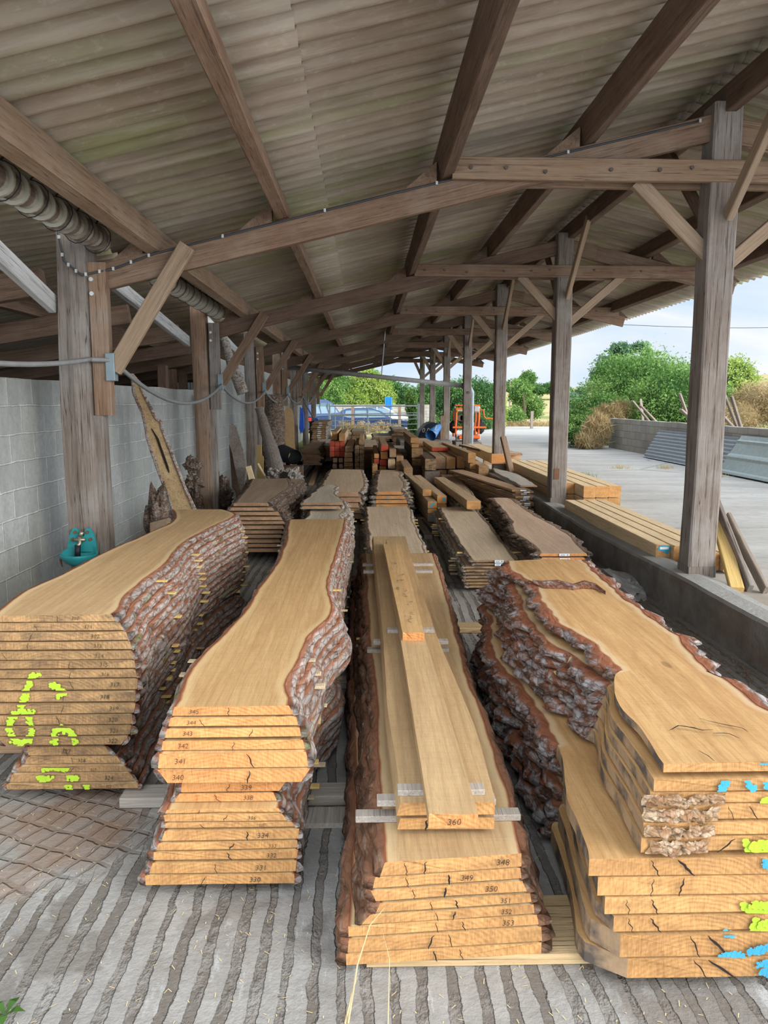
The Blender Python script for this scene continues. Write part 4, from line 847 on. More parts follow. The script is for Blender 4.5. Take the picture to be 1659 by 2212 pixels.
for i, u in enumerate([.47, .25, .63, .5, .62, .6, .45, .40, .3, .52, .3, .62, .53, .53, .45, .4]): endcrack(o2[i], Z2[i], y2s[i], u, .02*math.sin(i*2), .0045 if i in (4, 5, 11, 12, 13) else .0016)
for i, u in enumerate([.55, .35, .3, .27, .1, .55, .55, .55, .5, .5, .48, .46, .46, .5, .5, .5, .5, .58]): endcrack(o1[i], Z1[i], y1s[i], u, .02*math.sin(i*2), .003 if i in (10, 11, 16) else .0013)
for i, (u, w_) in enumerate([(.3, .004), (.5, .008), (.48, .008), (.5, .006), (.5, .005), (.6, .003), (.42, .006), (.45, .005)]):
    endcrack(o3[i], Z3[i], Y3f, u, .015*math.sin(i*3), w_, .035)
    endcrack(o3[i], Z3[i], Y3f, .16+.06*i, .01, .002, .035)
endcrack(o3b[0], Z3b[0], Y359, .4, 0, .007); endcrack(o3b[1], Z3b[1], Y359+.02, .28, 0, .010)
topcrack(o2[0], zt2-.004, [(668, 1352), (674, 1358), (668, 1364)], .007); topcrack(o2[0], zt2-.006, [(495, 1448), (505, 1450), (512, 1456)], .003)
# rotten splintered corner on the upper slabs of pile 4
for i in (2, 3, 4, 5):
    mb = MB(); x0 = aty(1372+6*i, 1700, Y4).x; x1 = x0+.27-.02*i; zt_, zb_ = Z4[i]; NX, NZ = 70, 9; fy_ = Y4
    for a in range(NX+1):
        for b in range(NZ+1):
            x = x0+(x1-x0)*a/NX; t = b/NZ; z = zb_+(zt_-zb_)*t; e_ = min(1, 4*min(a/NX, 1-a/NX)+.05)
            q_ = Vector((x*26+z*18, z*70-x*10, i*3)); k_ = abs(noise.noise(q_))*.9+abs(noise.noise(q_*2.3))*.6
            mb.v.append(Vector((x+.012*noise.noise(q_*.7), fy_-.008-.030*k_*e_*(.35+.65*math.sin(math.pi*(t*.8+.1))), z-.012*k_*e_*(1 if 0 < b else 0)))); mb.e.append(0)
    for a in range(NX):
        for b in range(NZ): c_ = a*(NZ+1)+b; mb.f.append((c_, c_+NZ+1, c_+NZ+2, c_+1)); mb.mi.append(0)
    mb.build('splintered_wood', 'rotten', o4[i])
# included bark on the uppermost burr slab
mb = MB(); zi = zt4+.004
line = [(1150, 1256), (1175, 1262), (1205, 1262), (1238, 1268), (1262, 1262), (1286, 1266), (1308, 1282)]; wd = [3, 8, 10, 7, 9, 6, 3]
for i, ((a, b), w_) in enumerate(zip(line, wd)):
    for m, f in enumerate((-1, -.5, 0, .5, 1)):
        p = atz(a, b+f*w_, zi); p.z += (.012*(1-abs(f))+noise.noise(p*40)*.006)*(1 if abs(f) < 1 else 0); mb.v.append(p); mb.e.append(.95 if abs(f) == 1 else .6)
for i in range(len(line)-1):
    for m in range(4): a = i*5+m; mb.f.append((a, a+1, a+6, a+5)); mb.mi.append(0)
mb.build('bark_inclusion', 'bark_rugged', o4[0], edge=True)
# ------------------------------------------------------------------ stacks further back
def mid(desc, short, L, Rr, z, n, face, end, bark, zbot=.05, wl=(0,), wr=(0,), gap=.014, fy=None, by=None, rough=1.0, bt=.02, st=None, labels=None, fmats=None, wig=.02, warp=.008, cards=0, keys2=None, skew=0, lathmat='lath', step=.09, bev=None, group=None, fw=None):
    """L, Rr: pixel outline of the top slab's two long edges, z its height, zbot the underside of the lowest"""
    PL, PR = sm(pl(L, z)), sm(pl(Rr, z)); yf = (PL[0][0]+PR[0][0])/2; yb = (PL[-1][0]+PR[-1][0])/2
    pitch = (z-zbot)/n; fronts = [(z-i*pitch, z-(i+1)*pitch+gap) for i in range(n)]
    keys = {0: (PL, PR)}
    g_ = lambda s, i: s[min(i, len(s)-1)] if len(s) > 1 else s[0]*i
    for i in range(1, n): keys[i] = ([(y, x-g_(wl, i)) for y, x in PL], [(y, x+g_(wr, i)) for y, x in PR])
    if keys2:
        for i, (a, b) in keys2.items(): keys[i] = (sm(pl(a, z-i*pitch)), sm(pl(b, z-i*pitch)))
    out, yfs, Z = stack(desc, short, keys, fronts, yf, yb, face, end, bark, st=st, fmats=fmats, bt=bt, rough=rough, step=step, skew=skew, fy=fy or [0]*n, by=by, warp=warp, follow=False, labels=labels, wig=wig, bev=bev or (lambda i, N: (.012, .012)), lathmat=lathmat, group=group)
    for i in range(cards if cards else 0):
        f = out[i]['_f']; labelcard(out[i], f[1]+(f[2]-f[1])*(.55 if i % 2 else .5)+random.uniform(-.01, .01), f[0]-.008, (f[3]+f[4])/2, .085, min(.024, (f[4]-f[3])*.8))
    return out, yfs, Z
# A: dull wide slabs by the wall, behind the big stack
YA = atz(567, 1195, .09).y; zA = aty(545, 1086, YA).z
oA, _, _ = mid('dull brown slab in the wide stack by the second wall-side post', 'wide dull stack by the wall', [(508, 1086), (530, 1060), (541, 1046), (546, 1033)], [(577, 1087), (600, 1068), (622, 1052), (620, 1035)], zA, 11, 'dull_face', 'dull_end', 'bark_old', zbot=.09,
    wl=(0, .04, .08, .06, .05, .04, .03, .02, .0, -.02, -.03), wr=(0, .05, .10, .13, .15, .15, .14, .13, .12, .12, .12), keys2=None, rough=1.4, bt=.03, st=[YA+.5, YA+2] and [(YA+.5, .0), (YA+1.8, .0)], fy=[0, 0, 0, -.02, .02, 0, 0, .02, 0, .02, 0], by=[0, .05, .9, 1.0, .9, .8, .6, .6, .6, .6, .6], gap=.016)
pA = [atz(a, b, zA-.07) for a, b in [(668, 1032), (624, 1030), (610, 1052), (650, 1050)]]
# B: grey weathered slabs
YB = 8.2; zB = aty(697, 1085, YB).z
mid('silvery grey slab with wavy edges, in the low grey stack', 'low grey stack', [(656, 1088), (668, 1073), (690, 1056), (700, 1046)], [(737, 1083), (728, 1074), (722, 1060), (724, 1046)], zB, 2, 'pale_face', 'dull_end', 'bark_pale', zbot=zB-.085, wl=(0, .0), wr=(0, -.02), wig=.05, rough=.8, group='silvery slabs', labels=['silvery grey triangular slab lying uppermost on the low grey stack', 'thin tan slab right under the silvery triangular slab'])
mid('silvery grey slab in the wavy stack behind the second stack', 'wavy grey stack', [(642, 1131), (655, 1122), (668, 1112), (676, 1098)], [(722, 1132), (738, 1112), (744, 1090), (746, 1070)], zB-.10, 7, 'pale_face', 'dull_end', 'bark_pale', zbot=.04, wl=(0, 0, -.01), wr=(0, .03, .05, .07, .07, .06, .05), wig=.04, rough=1.5, bt=.03, st=[(7.9, .05), (9.0, .04)])
# C
YC = 10.15; zC = aty(730, 1064, YC).z
mid('tan slab of the burr-edged stack behind the grey one', 'tan burr stack', [(690, 1062), (700, 1040), (712, 1022), (716, 1013)], [(775, 1064), (786, 1048), (783, 1026), (780, 1015)], zC, 5, 'tan_face', 'dull_end', 'bark_pale', zbot=.06, wl=(0, -.02, -.03), wr=(0, .02, -.02, .0, .02), rough=1.8, bt=.04, st=[(10.6, .06), (12.5, .06)], wig=.03)
# D
YD = 10.3; zD = aty(840, 1062, YD).z
oD, yD, ZD = mid('tan slab with frayed bark in the small middle stack', 'small middle stack', [(817, 1062), (815, 1050), (816, 1030), (822, 1015)], [(867, 1062), (872, 1045), (863, 1030), (862, 1015)], zD, 5, 'tan_face', 'oak_end_red', 'bark_pale', zbot=.14, wl=(0, .02, .03, .03), wr=(0, .04, .06, .08, .08), rough=2.0, bt=.05, st=[(10.6, .08), (12.5, .05)], wig=.03)
spray(oD, ZD, yD, [[(832, 1078), (838, 1082)], [(856, 1076), (858, 1081)], [(824, 1087), (829, 1089)]], 'spray_blue', .008)
# E: pale slab behind the third stack
YE = 6.85; zE = aty(860, 1200, YE).z
mid('pale blotched slab in the low stack right behind the third stack', 'low pale stack', [(806, 1206), (800, 1170), (793, 1130), (794, 1093)], [(918, 1203), (908, 1170), (893, 1130), (881, 1093)], zE, 5, 'tan_face', 'black_end', 'bark_pale', zbot=.05, wl=(0, .0, .01), wr=(0, .0, .02, .02), rough=1.1, bt=.02, st=[(7.4, .06), (9.2, .06)], lathmat='lath_yellow', fmats=[('pale_tan', 'black_end')]+[('dull_face', 'black_end')]*4, wig=.03)
# H: stack with white labels, right of centre
YH = 6.45; zH = aty(1060, 1210, YH).z
oH, yH, ZH = mid('black-ended slab of the labelled stack right of centre', 'labelled stack right of centre', [(1022, 1213), (1000, 1180), (975, 1140), (951, 1096)], [(1111, 1208), (1085, 1175), (1055, 1135), (1023, 1096)], zH, 9, 'tan_face', 'black_end', 'bark_pale', zbot=.03, wl=(0, -.02, .06, .06, .05, .05, .05, .03, .02), wr=(0, -.01, -.02, -.06, -.06, -.05, -.06, -.08, -.08), rough=1.3, bt=.025, st=[(6.9, .09), (8.9, .09)], fmats=[('pale_tan', 'black_end')]+[('dull_face', 'black_end')]*5+[('dull_face', 'oak_end_dirty')]*3, wig=.018)
for i in (0, 1, 5, 6, 7):
    f = oH[i]['_f']; labelcard(oH[i], f[1]+(f[2]-f[1])*(.62 if i < 2 else .9), f[0]-.009, (f[3]+f[4])/2, .075, .022)
# I: stack beside the plinth
YI = 6.25; zI = aty(1215, 1195, YI).z
oI, _, _ = mid('reddish ragged slab of the stack along the low wall', 'stack along the low wall', [(1168, 1195), (1140, 1168), (1113, 1148), (1105, 1120), (1080, 1095), (1064, 1076)], [(1266, 1195), (1238, 1165), (1200, 1138), (1160, 1118), (1120, 1090), (1100, 1077)], zI, 9, 'pink_face', 'oak_end_red', 'bark_old', zbot=.03, wl=(0, .0, .02, .05, .05, .04, .03, .02), wr=(0, -.02, -.03, -.02), rough=1.9, bt=.05, st=[(6.7, .0), (9.0, .0)], cards=3, wig=.03)
# G
YG = 9.75; zG = aty(1020, 1092, YG).z
mid('dark slab in the small stack under a squared beam', 'small stack under a squared beam', [(1001, 1092), (985, 1070), (965, 1045), (951, 1025)], [(1037, 1092), (1020, 1068), (1004, 1048), (990, 1025)], zG, 5, 'dull_face', 'dull_end', 'bark_pale', zbot=.10, wl=(0, .03, .05), wr=(0, .0, .02), rough=1.2, bt=.02, st=[(10.2, .03), (11.8, .03)], wig=.02)
# J: thin boards with labels, staggered
YJ = 10.4; zJ = aty(1140, 1052, YJ).z
mid('grey waney board on the fanned stack by the second right-hand post', 'fanned board stack', [(1128, 1049), (1100, 1035), (1075, 1022), (1064, 1012)], [(1157, 1047), (1135, 1034), (1105, 1020), (1074, 1012)], zJ, 1, 'grey_face', 'dull_end', None, zbot=zJ-.03, gap=.004, labels=['grey waney board lying crooked on top of the fanned board stack'], wig=.03)
n = 13; zt_ = zJ-.034; pit = (zt_-.05)/n
for i in range(n):
    z1 = zt_-i*pit; dx = [0, .06, .03, .05, .05, .02, .06, .07, .05, .06, .05, .05, .06][i]; dy = (i % 3)*.05
    xa = aty(1120, 1060, YJ).x-.10+dx; xb = xa+.27; y1 = YJ+3.1
    o = beam('board', ((xa+xb)/2, YJ+dy, z1-.014), ((xa+xb)/2-.50+random.uniform(-.03, .03), y1, z1-.014), .26, .026, 'beam_aged', amp=.002, endmat='oak_end_dirty')
    tag(o, 'thin dark board in the fanned stack by the low wall, %s from the top' % NTH[i], 'board', 'boards of the fanned stack')
    # strips between them, sticking out to the left
    for q in range(4):
        if i < n-1 or True:
            yq = YJ+.25+q*.7; cx = (xa+xb)/2-.50*(yq-YJ)/3.1
            sticker(cx-.26, cx+.14, yq+.05*(i % 4), z1-pit+.0008, z1-.0285, 'lath', 'thin strip under the %s board of the fanned stack, %s of four' % (ORD[i], NTH[q]), 'strips of the fanned board stack', .03)
    mb = MB().box((-.01, -.0035, -.009), (.075, -.0015, .009)); ob = mb.build('paper_label', 'paper', None, origin=(0, 0, 0)); ob.parent = o; ob.location = (0, 0, 0)
# squared beams --------------------------------------------------------
def sq(x0, x1, z0, z1, y, L, mat, end, label, group, name='squared_timber', dx=0.0, bow=0.0, cat='beam'):
    o = beam(name, ((x0+x1)/2, y, (z0+z1)/2), ((x0+x1)/2+dx, y+L, (z0+z1)/2), x1-x0-.004, z1-z0-.004, mat, amp=.002, endmat=end, ch=.008, bow=bow)
    return tag(o, label, cat, group)
def sqpx(px0, px1, py0, py1, y, L, mat, end, label, group, **k):
    a = aty(px0, py0, y); b = aty(px1, py1, y); return sq(a.x, b.x, b.z, a.z, y, L, mat, end, label, group, **k)
gF = 'squared beams right of centre'
YF = 10.0
a = aty(925, 1125, YF); x0 = a.x-.01; w_ = .125; dX = -.14
for r_, (h0, h1, lab, en) in enumerate([(.06, .17, 'dark squared beam lowest on the left of the two-beam-wide pile', 'blue_tip'), (.172, .235, 'squared beam second from the floor on the left of the two-beam-wide pile', 'oak_end'), (.237, .335, 'squared beam third from the floor, blue stroke on its end', 'blue_tip'), (.34, .435, 'short squared beam uppermost left, its end set back from the others', 'oak_end')]):
    o = sq(x0-.0+(0 if r_ < 3 else -.03), x0+w_+(0 if r_ < 3 else -.03), h0, h1, YF+(.0 if r_ < 3 else .5), 3.0-(.5 if r_ == 3 else 0), 'beam_aged' if r_ < 3 else 'beam_fresh', 'oak_end' if r_ != 0 else 'dull_end', lab, gF, dx=dX)
    if en == 'blue_tip': MB().add([(-.04, -.003, -.02), (-.02, -.003, -.03), (.04, -.003, .03), (.01, -.003, .035)], [(0, 1, 2, 3)]).build('chalk_mark', 'spray_blue', None, origin=(0, 0, 0)).parent = o
for r_, (h0, h1, lab) in enumerate([(.06, .17, 'squared beam lowest on the right of the two-beam-wide pile'), (.172, .27, 'squared beam middle on the right of the two-beam-wide pile'), (.272, .385, 'squared beam uppermost right, pale top, blue mark on its end')]):
    o = sq(x0+.145, x0+.275, h0, h1, YF+.22, 2.9, 'beam_aged' if r_ < 2 else 'beam_fresh', 'oak_end_red', lab, gF, dx=dX)
    if r_ == 2: MB().add([(.0, -.003, .0), (.03, -.003, -.02), (.05, -.003, .02), (.02, -.003, .03)], [(0, 1, 2, 3)]).build('chalk_mark', 'spray_blue', None, origin=(0, 0, 0)).parent = o
bearers(x0-.1, x0+.5, [YF+.4, YF+2.3], .058, 'dark bearer under the two-beam-wide pile, %s from the front')
a = atz(1008, 1082, zG+.11); b = atz(1037, 1080, zG+.11)
sq(a.x, b.x, zG+.004, zG+.115, a.y, 3.0, 'beam_fresh', 'oak_end', 'squared beam with a bent grain lying on the small dark stack right of centre', gF, dx=-.14)
# beams on pallets and the clutter towards the gate
def cluster(cells, Y, L, mat, end, word, group, dx=0.0, base=True):
    """cells: pixel rectangles of sawn ends at depth Y"""
    zs = []; xs = []; obs = []
    for i, (c, *k) in enumerate(cells):
        dy = k[0] if k else 0; m = k[1] if len(k) > 1 else mat; e = k[2] if len(k) > 2 else end; lb = k[3] if len(k) > 3 else None
        a = aty(c[0], c[1], Y+dy); b = aty(c[2], c[3], Y+dy)
        o = sq(a.x+.002, b.x-.002, b.z+.001, a.z-.001, Y+dy, L, m, e, lb or (word % NTH[i] if '%s' in word else word), group, dx=dx); zs.append(b.z); xs += [a.x, b.x]; obs.append(o)
    zb = min(zs)
    if base and zb > .03:
        for q, yy in enumerate((Y+.35, Y+L-.4)):
            o = beam('bearer', (min(xs), yy, zb/2), (max(xs), yy, zb/2), .12, zb-.002, 'beam_dark', amp=.002); tag(o, ('bearer block under the %s, ' % group)+('front' if q == 0 else 'rear'), 'bearer', 'bearer blocks under the beam piles')
    return obs
def gridpx(x0, y0, x1, y1, nx, ny):
    return [((x0+(x1-x0)*i/nx, y0+(y1-y0)*j/ny, x0+(x1-x0)*(i+1)/nx, y0+(y1-y0)*(j+1)/ny),) for j in range(ny) for i in range(nx)]
YQ = 16.2
cluster(gridpx(712, 952, 745, 987, 3, 3), YQ, 3.5, 'beam_aged', 'red_end', 'red-ended squared beam in the three by three block, %s counted from the upper left', 'three by three red-ended block', base=False)
cluster([((719, 989, 729, 999),), ((731, 989, 741, 999),), ((718, 1002, 728, 1012),), ((732, 1002, 741, 1012),)], YQ, 3.5, 'beam_aged', 'dull_end', 'small squared beam under the red-ended block, %s counted from the upper left', 'small beams under the red-ended block')
cluster([((716, 932, 729, 950), .1, 'beam_fresh', 'oak_end', 'curved pale offcut beam on the left of the red-ended block'), ((732, 936, 746, 953), -.1, 'beam_fresh', 'oak_end', 'curved pale squared beam on the right of the red-ended block')], YQ, 3.0, 'beam_fresh', 'oak_end', '%s', 'curved beams on the red-ended block', base=False)
cluster([((745, 964, 764, 976), .1, 'dull_end', 'dull_end'), ((744, 977, 762, 988),), ((743, 989, 762, 998),), ((743, 999, 763, 1008),), ((743, 1009, 763, 1018),)], YQ-.3, 3.0, 'beam_aged', 'oak_end_dirty', 'wide brown beam in the narrow column right of the red-ended block, %s from its top', 'narrow column of wide beams')
cluster(gridpx(766, 962, 787, 1018, 2, 6), YQ-.4, 3.2, 'beam_dark', 'black_end', 'dark squared beam in the two-wide column left of centre, %s counted from the upper left', 'two-wide dark column')
cluster([((775, 950, 786, 961), .0, 'beam_fresh', 'dull_end', 'pale-topped beam lying uppermost on the two-wide dark column')], YQ-.2, 3.2, 'beam_fresh', 'dull_end', '%s', 'beam on the dark column', base=False)
YR = 14.8
cluster([((823, 961, 839, 975), .2, 'beam_fresh', 'red_end', 'pale-topped beam with a red painted end, uppermost of the centre column'), ((822, 976, 838, 992), .2, 'beam_fresh', 'oak_end_red', 'beam with an orange knotty end, second in the centre column'), ((820, 993, 836, 1006), .2, 'beam_aged', 'red_end', 'red-ended beam third in the centre column'), ((819, 1007, 835, 1020), .2, 'beam_aged', 'oak_end_red', 'brown-ended beam lowest in the centre column')], YR, 3.4, 'beam_aged', 'oak_end_red', '%s', 'centre column of beams')
cluster([((808, 980, 819, 990),), ((808, 991, 819, 1003), 0, 'beam_aged', 'red_end'), ((804, 1005, 816, 1022), -.5, 'beam_fresh', 'oak_end'), ((804, 1023, 816, 1040), -.5)], YR+.1, 3.0, 'beam_aged', 'oak_end_red', 'narrow upright-standing beam end left of the centre column, %s from its top', 'narrow column left of the centre column')
cluster([((841, 970, 856, 988),), ((856, 985, 872, 1006), .1), ((838, 992, 854, 1013), -.2, 'beam_aged', 'split_end', 'beam with a rounded waney end right of the centre column'), ((857, 1004, 868, 1022), -.5, 'beam_fresh', 'dull_end')], YR, 2.6, 'beam_aged', 'dull_end', 'dull squared beam right of the centre column, %s from its top', 'loose beams right of the centre')
cluster([((872, 1010, 892, 1040), -1.6)], YR, 2.0, 'beam_aged', 'oak_end_dirty', 'thick low squared beam by itself beside the small middle stack', 'low thick beams')
cluster([((887, 945, 905, 957), .0, 'beam_aged', 'oak_end', 'short squared beam uppermost on the tall pile right of centre'), ((889, 958, 905, 967), .05, 'beam_fresh', 'oak_end', 'small light block second on the tall pile right of centre'), ((889, 968, 914, 989), 0, 'beam_dark', 'oak_end_dirty', 'huge dark beam with growth rings on the tall pile right of centre'), ((890, 990, 913, 1006), 0, 'beam_dark', 'oak_end_dirty', 'dark squared beam lowest on the tall pile right of centre')], 15.0, 3.0, 'beam_dark', 'oak_end_dirty', '%s', 'tall pile right of centre')
YS = 14.2
cluster([((918, 991, 942, 1016), -.3, 'beam_dark', 'black_end', 'black-stained squared beam with a yellow mark on its end'), ((941, 988, 963, 1013), 0, 'beam_fresh', 'dull_end', 'pale-topped beam second from the left in the row above the blocks'), ((964, 988, 984, 1013), 0, 'beam_fresh', 'oak_end', 'pale-topped beam with a blue chalk corner, third in the row'), ((987, 985, 1004, 1012), 0, 'beam_fresh', 'oak_end', 'curved beam at the right end of the row')], YS, 3.4, 'beam_fresh', 'oak_end', '%s', 'row of thick pale beams', base=False)
cluster([((946, 1015, 965, 1036),), ((967, 1015, 986, 1034),), ((988, 1014, 1008, 1034),)], YS, 2.6, 'beam_aged', 'oak_end_dirty', 'short brown beam under the row of thick pale beams, %s from the left', 'short beams under the row')
cluster([((933, 966, 968, 975), 1.6, 'beam_fresh', 'red_end', 'flat beam with a red painted end, upper of the pair by the posts'), ((934, 976, 970, 985), 1.6, 'beam_fresh', 'red_end', 'flat beam with a red painted end, lower of the pair by the posts')], YS, 2.6, 'beam_fresh', 'red_end', '%s', 'pair of red-ended flat beams', base=True)
cluster([((1011, 978, 1028, 1000), 0, 'beam_fresh', 'oak_end', 'long bowed beam next to the downpipe, uppermost'), ((1015, 1001, 1030, 1014),), ((1017, 1015, 1034, 1029),), ((1018, 1030, 1033, 1042),)], 13.6, 3.6, 'beam_aged', 'oak_end', 'squared beam under the bowed one beside the downpipe, %s from the top', 'column under the bowed beam', dx=-.12)
cluster([((1034, 1006, 1056, 1040),)], 13.2, 1.6, 'beam_aged', 'oak_end_dirty', 'big rough block of wood beside the third right-hand post', 'rough block')
tag(MB().box((aty(916, 1020, 14).x, 13.85, 0), (aty(948, 1020, 14).x, 14.6, aty(930, 1018, 13.9).z), 0, .01).build('pallet', 'post_grey'), 'grey pallet under the black-stained beam with the yellow mark', 'pallet')
# outside on the yard edge
gK = 'new squared beams outside the low wall'
YK = 9.75; x_ = 2.60
for r_ in range(2):
    for c_ in range(4):
        lab = 'new pale square beam in the rear outside pile, %s row, %s from the shed' % (['lower', 'upper'][r_], NTH[c_])
        o = sq(x_+.03+c_*.168, x_+.03+c_*.168+.163, .243+r_*.158, .243+r_*.158+.153, YK+(.45 if c_ == 0 else 0)+.02*c_, 4.4, 'new_wood', 'oak_end', lab, gK)
    if r_ == 0: pass
YK2 = 6.05; x_ = 2.50
for c_ in range(4):
    y_ = YK2+[.42, .36, .06, 0][c_]
    o = sq(x_+c_*.132, x_+c_*.132+.128, .243+.012, .243+.165, y_, 9.55-y_, 'new_wood', 'oak_end', 'long new pale beam on the ground outside the low wall, %s from the shed' % NTH[c_], 'long new beams outside the low wall')
    if c_ in (3, 0):
        MB().add([(.035, -.003, -.01), (.06, -.003, .02), (.055, -.003, .07), (-.03, -.003, .07), (-.055, -.003, .03), (-.01, -.003, .02)], [(0, 1, 2, 3, 4, 5)]).build('blue_paint', 'spray_blue', None, origin=(0, 0, 0)).parent = o
        ob = MB().box((-.03, -.0048, .035), (.045, -.0035, .056)).build('paper_label', 'paper', None, origin=(0, 0, 0)); ob.parent = o
for q, yy in enumerate((6.6, 7.9, 9.2)): tag(beam('bearer', (x_+.02, yy, .249), (x_+.56, yy, .249), .08, .010, 'beam_aged', amp=.001), 'bearer under the long new beams outside, %s from the front' % NTH[q], 'bearer', 'bearers on the yard')
# boards leaning at the first right-hand post
for i, (a0, a1, w_, t_, m, lab) in enumerate([((1541, 1085, 6.3), (1590, 1300, 5.45), .05, .10, 'lath_yellow', 'yellow wooden batten leaning against the first right-hand post'), ((1542, 1072, 6.25), (1618, 1305, 5.45), .10, .035, 'post_grey', 'grey weathered board leaning beside the yellow batten'), ((1572, 1116, 6.1), (1652, 1312, 5.4), .09, .035, 'weathered_brown', 'brownish grey shorter board leaning outermost of three')]):
    A = aty(*a0); B = aty(*a1); B.z = .25+.02; B = Vector((aty(a1[0], a1[1], a1[2]).x, a1[2], .26)); o = beam('leaning_board', B, A, t_, w_, m, amp=.002); tag(o, lab, 'board', 'boards leaning at the first right-hand post')
o = beam('leaning_board', (aty(1106, 1000, 13.2).x, 13.0, .26), (aty(1091, 948, 13.2).x, 13.4, aty(1091, 945, 13.2).z), .10, .06, 'beam_brown', amp=.002); tag(o, 'brown board leaning behind the third right-hand post', 'board')
a = aty(1085, 992, 14.2); 
for c_, (p0, p1, q0, q1, lb) in enumerate([(1062, 1096, 981, 1002, 'pale beam behind the third right-hand post, nearer the yard'), (1097, 1113, 1001, 1013, 'short pale beam end behind the leaning brown board')]):
    sqpx(p0, p1, q0, q1, 14.2, 3.6, 'new_wood', 'oak_end_red', lb, 'pale beams behind the third post')
bb = aty(1090, 1003, 14.2)
o = slab('live_edge_plank', 14.6, 17.6, lambda y: 2.45-(y-14.6)*.1, lambda y: 2.95-(y-14.6)*.1, .62, .66, 0, .02, 'tan_face', 'dull_end', 'bark_old', 'thin tan slab lying across pale beams behind the third right-hand post', 'wood slab', None, seed=4)
bearers(2.6, 3.0, [14.9, 17.0], .62, 'block under the thin slab behind the third right-hand post, %s from the front')
# distant slab heaps towards the gate
def far(desc, short, px0, px1, py, Y, L, ztop, zbot, n, face, end, bark, cards=False, wob=.05, dx=0, rough=1.2):
    a = aty(px0, py, Y); b = aty(px1, py, Y); zt_ = ztop if ztop is not None else a.z; pit = (zt_-zbot)/n; out = []
    for i in range(n):
        l = a.x+random.uniform(-wob, wob)*.6; r_ = b.x+random.uniform(-wob, wob); y = Y+random.uniform(-.08, .08)
        d = dx
        o = slab('live_edge_plank', y, Y+L+random.uniform(-.2, .2), (lambda yy, l=l: l+d*(yy-Y)), (lambda yy, r_=r_: r_+d*(yy-Y)), zt_-(i+1)*pit+.004, zt_-i*pit, .01, .01, face, end, bark, '%s, %s from the top' % (desc, NTH[i]), 'wood slab', 'slabs of the '+short, seed=i*3.3+Y, step=.25, rough=rough, bt=.025, wig=.04, warp=.0)
        if cards: labelcard(o, (l+r_)/2+.02, y-.008, zt_-(i+.5)*pit+.002, .10, min(.03, pit*.7))
        out.append(o)
    return out
far('reddish labelled board of the far stack by the wall', 'far labelled stack', 674, 703, 912, 22.5, 3.4, None, .20, 14, 'dull_face', 'oak_end_dirty', 'bark_pale', True, dx=0)
far('brown slab in the low stack below the far labelled stack', 'low brown far stack', 655, 690, 968, 17.2, 3.0, None, .22, 8, 'tan_face', 'dull_end', 'bark_pale', dx=0)
far('pale slab of the heap beside the low brown far stack', 'rough pale far heap', 680, 712, 962, 18.8, 3.0, None, .22, 6, 'pale_face', 'dull_end', 'bark_pale')
far('wide pale slab in the far stack left of centre', 'far wide pale stack', 760, 788, 931, 23.0, 2.6, None, .05, 12, 'pale_face', 'black_end', 'bark_pale')
far('wide tan slab in the stack behind the centre beams', 'wide tan far stack', 786, 818, 966, 18.5, 3.8, None, .05, 10, 'tan_face', 'dull_end', 'bark_old', wob=.02, rough=.5)
far('pale slab in the heap right of centre near the gate', 'pale heap near the gate', 806, 842, 944, 24.5, 3.2, None, .05, 7, 'pale_face', 'dull_end', 'bark_pale', wob=.14)
far('grey slab in the tall stack near the gate post', 'tall grey far stack', 849, 879, 927, 25.0, 2.8, None, .05, 13, 'grey_face', 'black_end', 'bark_pale', wob=.08)
far('wavy grey slab in the stack behind the tall beam pile', 'wavy grey far stack', 853, 892, 977, 16.8, 2.6, None, .05, 8, 'grey_face', 'dull_end', 'bark_pale', wob=.05)
far('reddish slab in the low stack by the rolled banner', 'reddish far stack', 903, 938, 957, 18.6, 2.6, None, .05, 8, 'pink_face', 'oak_end_red', 'bark_pale', wob=.06)
far('bleached slab in the low heap in front of the gate', 'bleached heap at the gate', 735, 775, 938, 28.0, 1.6, None, .02, 5, 'pale_face', 'dull_end', 'bark_pale', wob=.2)
# loose low planks on the floor between the stacks
for i, (x0, y0_, x1, y1_, m) in enumerate([(925, 1160, 900, 1120, 'post_grey'), (955, 1155, 915, 1120, 'post_grey'), (915, 1200, 895, 1165, 'post_grey'), (925, 1230, 905, 1190, 'beam_aged'), (672, 1046, 690, 1000, 'beam_aged'), (700, 1046, 706, 1012, 'beam_dark'), (655, 1030, 690, 985, 'beam_dark'), (950, 1262, 920, 1190, 'beam_dark')]):
    A = atz(x0, y0_, .03); B = atz(x1, y1_, .03); o = beam('loose_plank', A, B, .10, .05, m, amp=.003); tag(o, 'loose %s plank on the floor between the stacks, %s' % (['grey', 'brown', 'dark'][['post_grey', 'beam_aged', 'beam_dark'].index(m)], ['second left of the two-beam-wide pile', 'nearest the two-beam-wide pile', 'just right of the pale blotched slab', 'right of the third stack far end', 'left of the tan burr stack', 'behind the tan burr stack', 'between the wall stacks', 'left of the labelled stack'][i]), 'plank', 'loose planks on the floor')
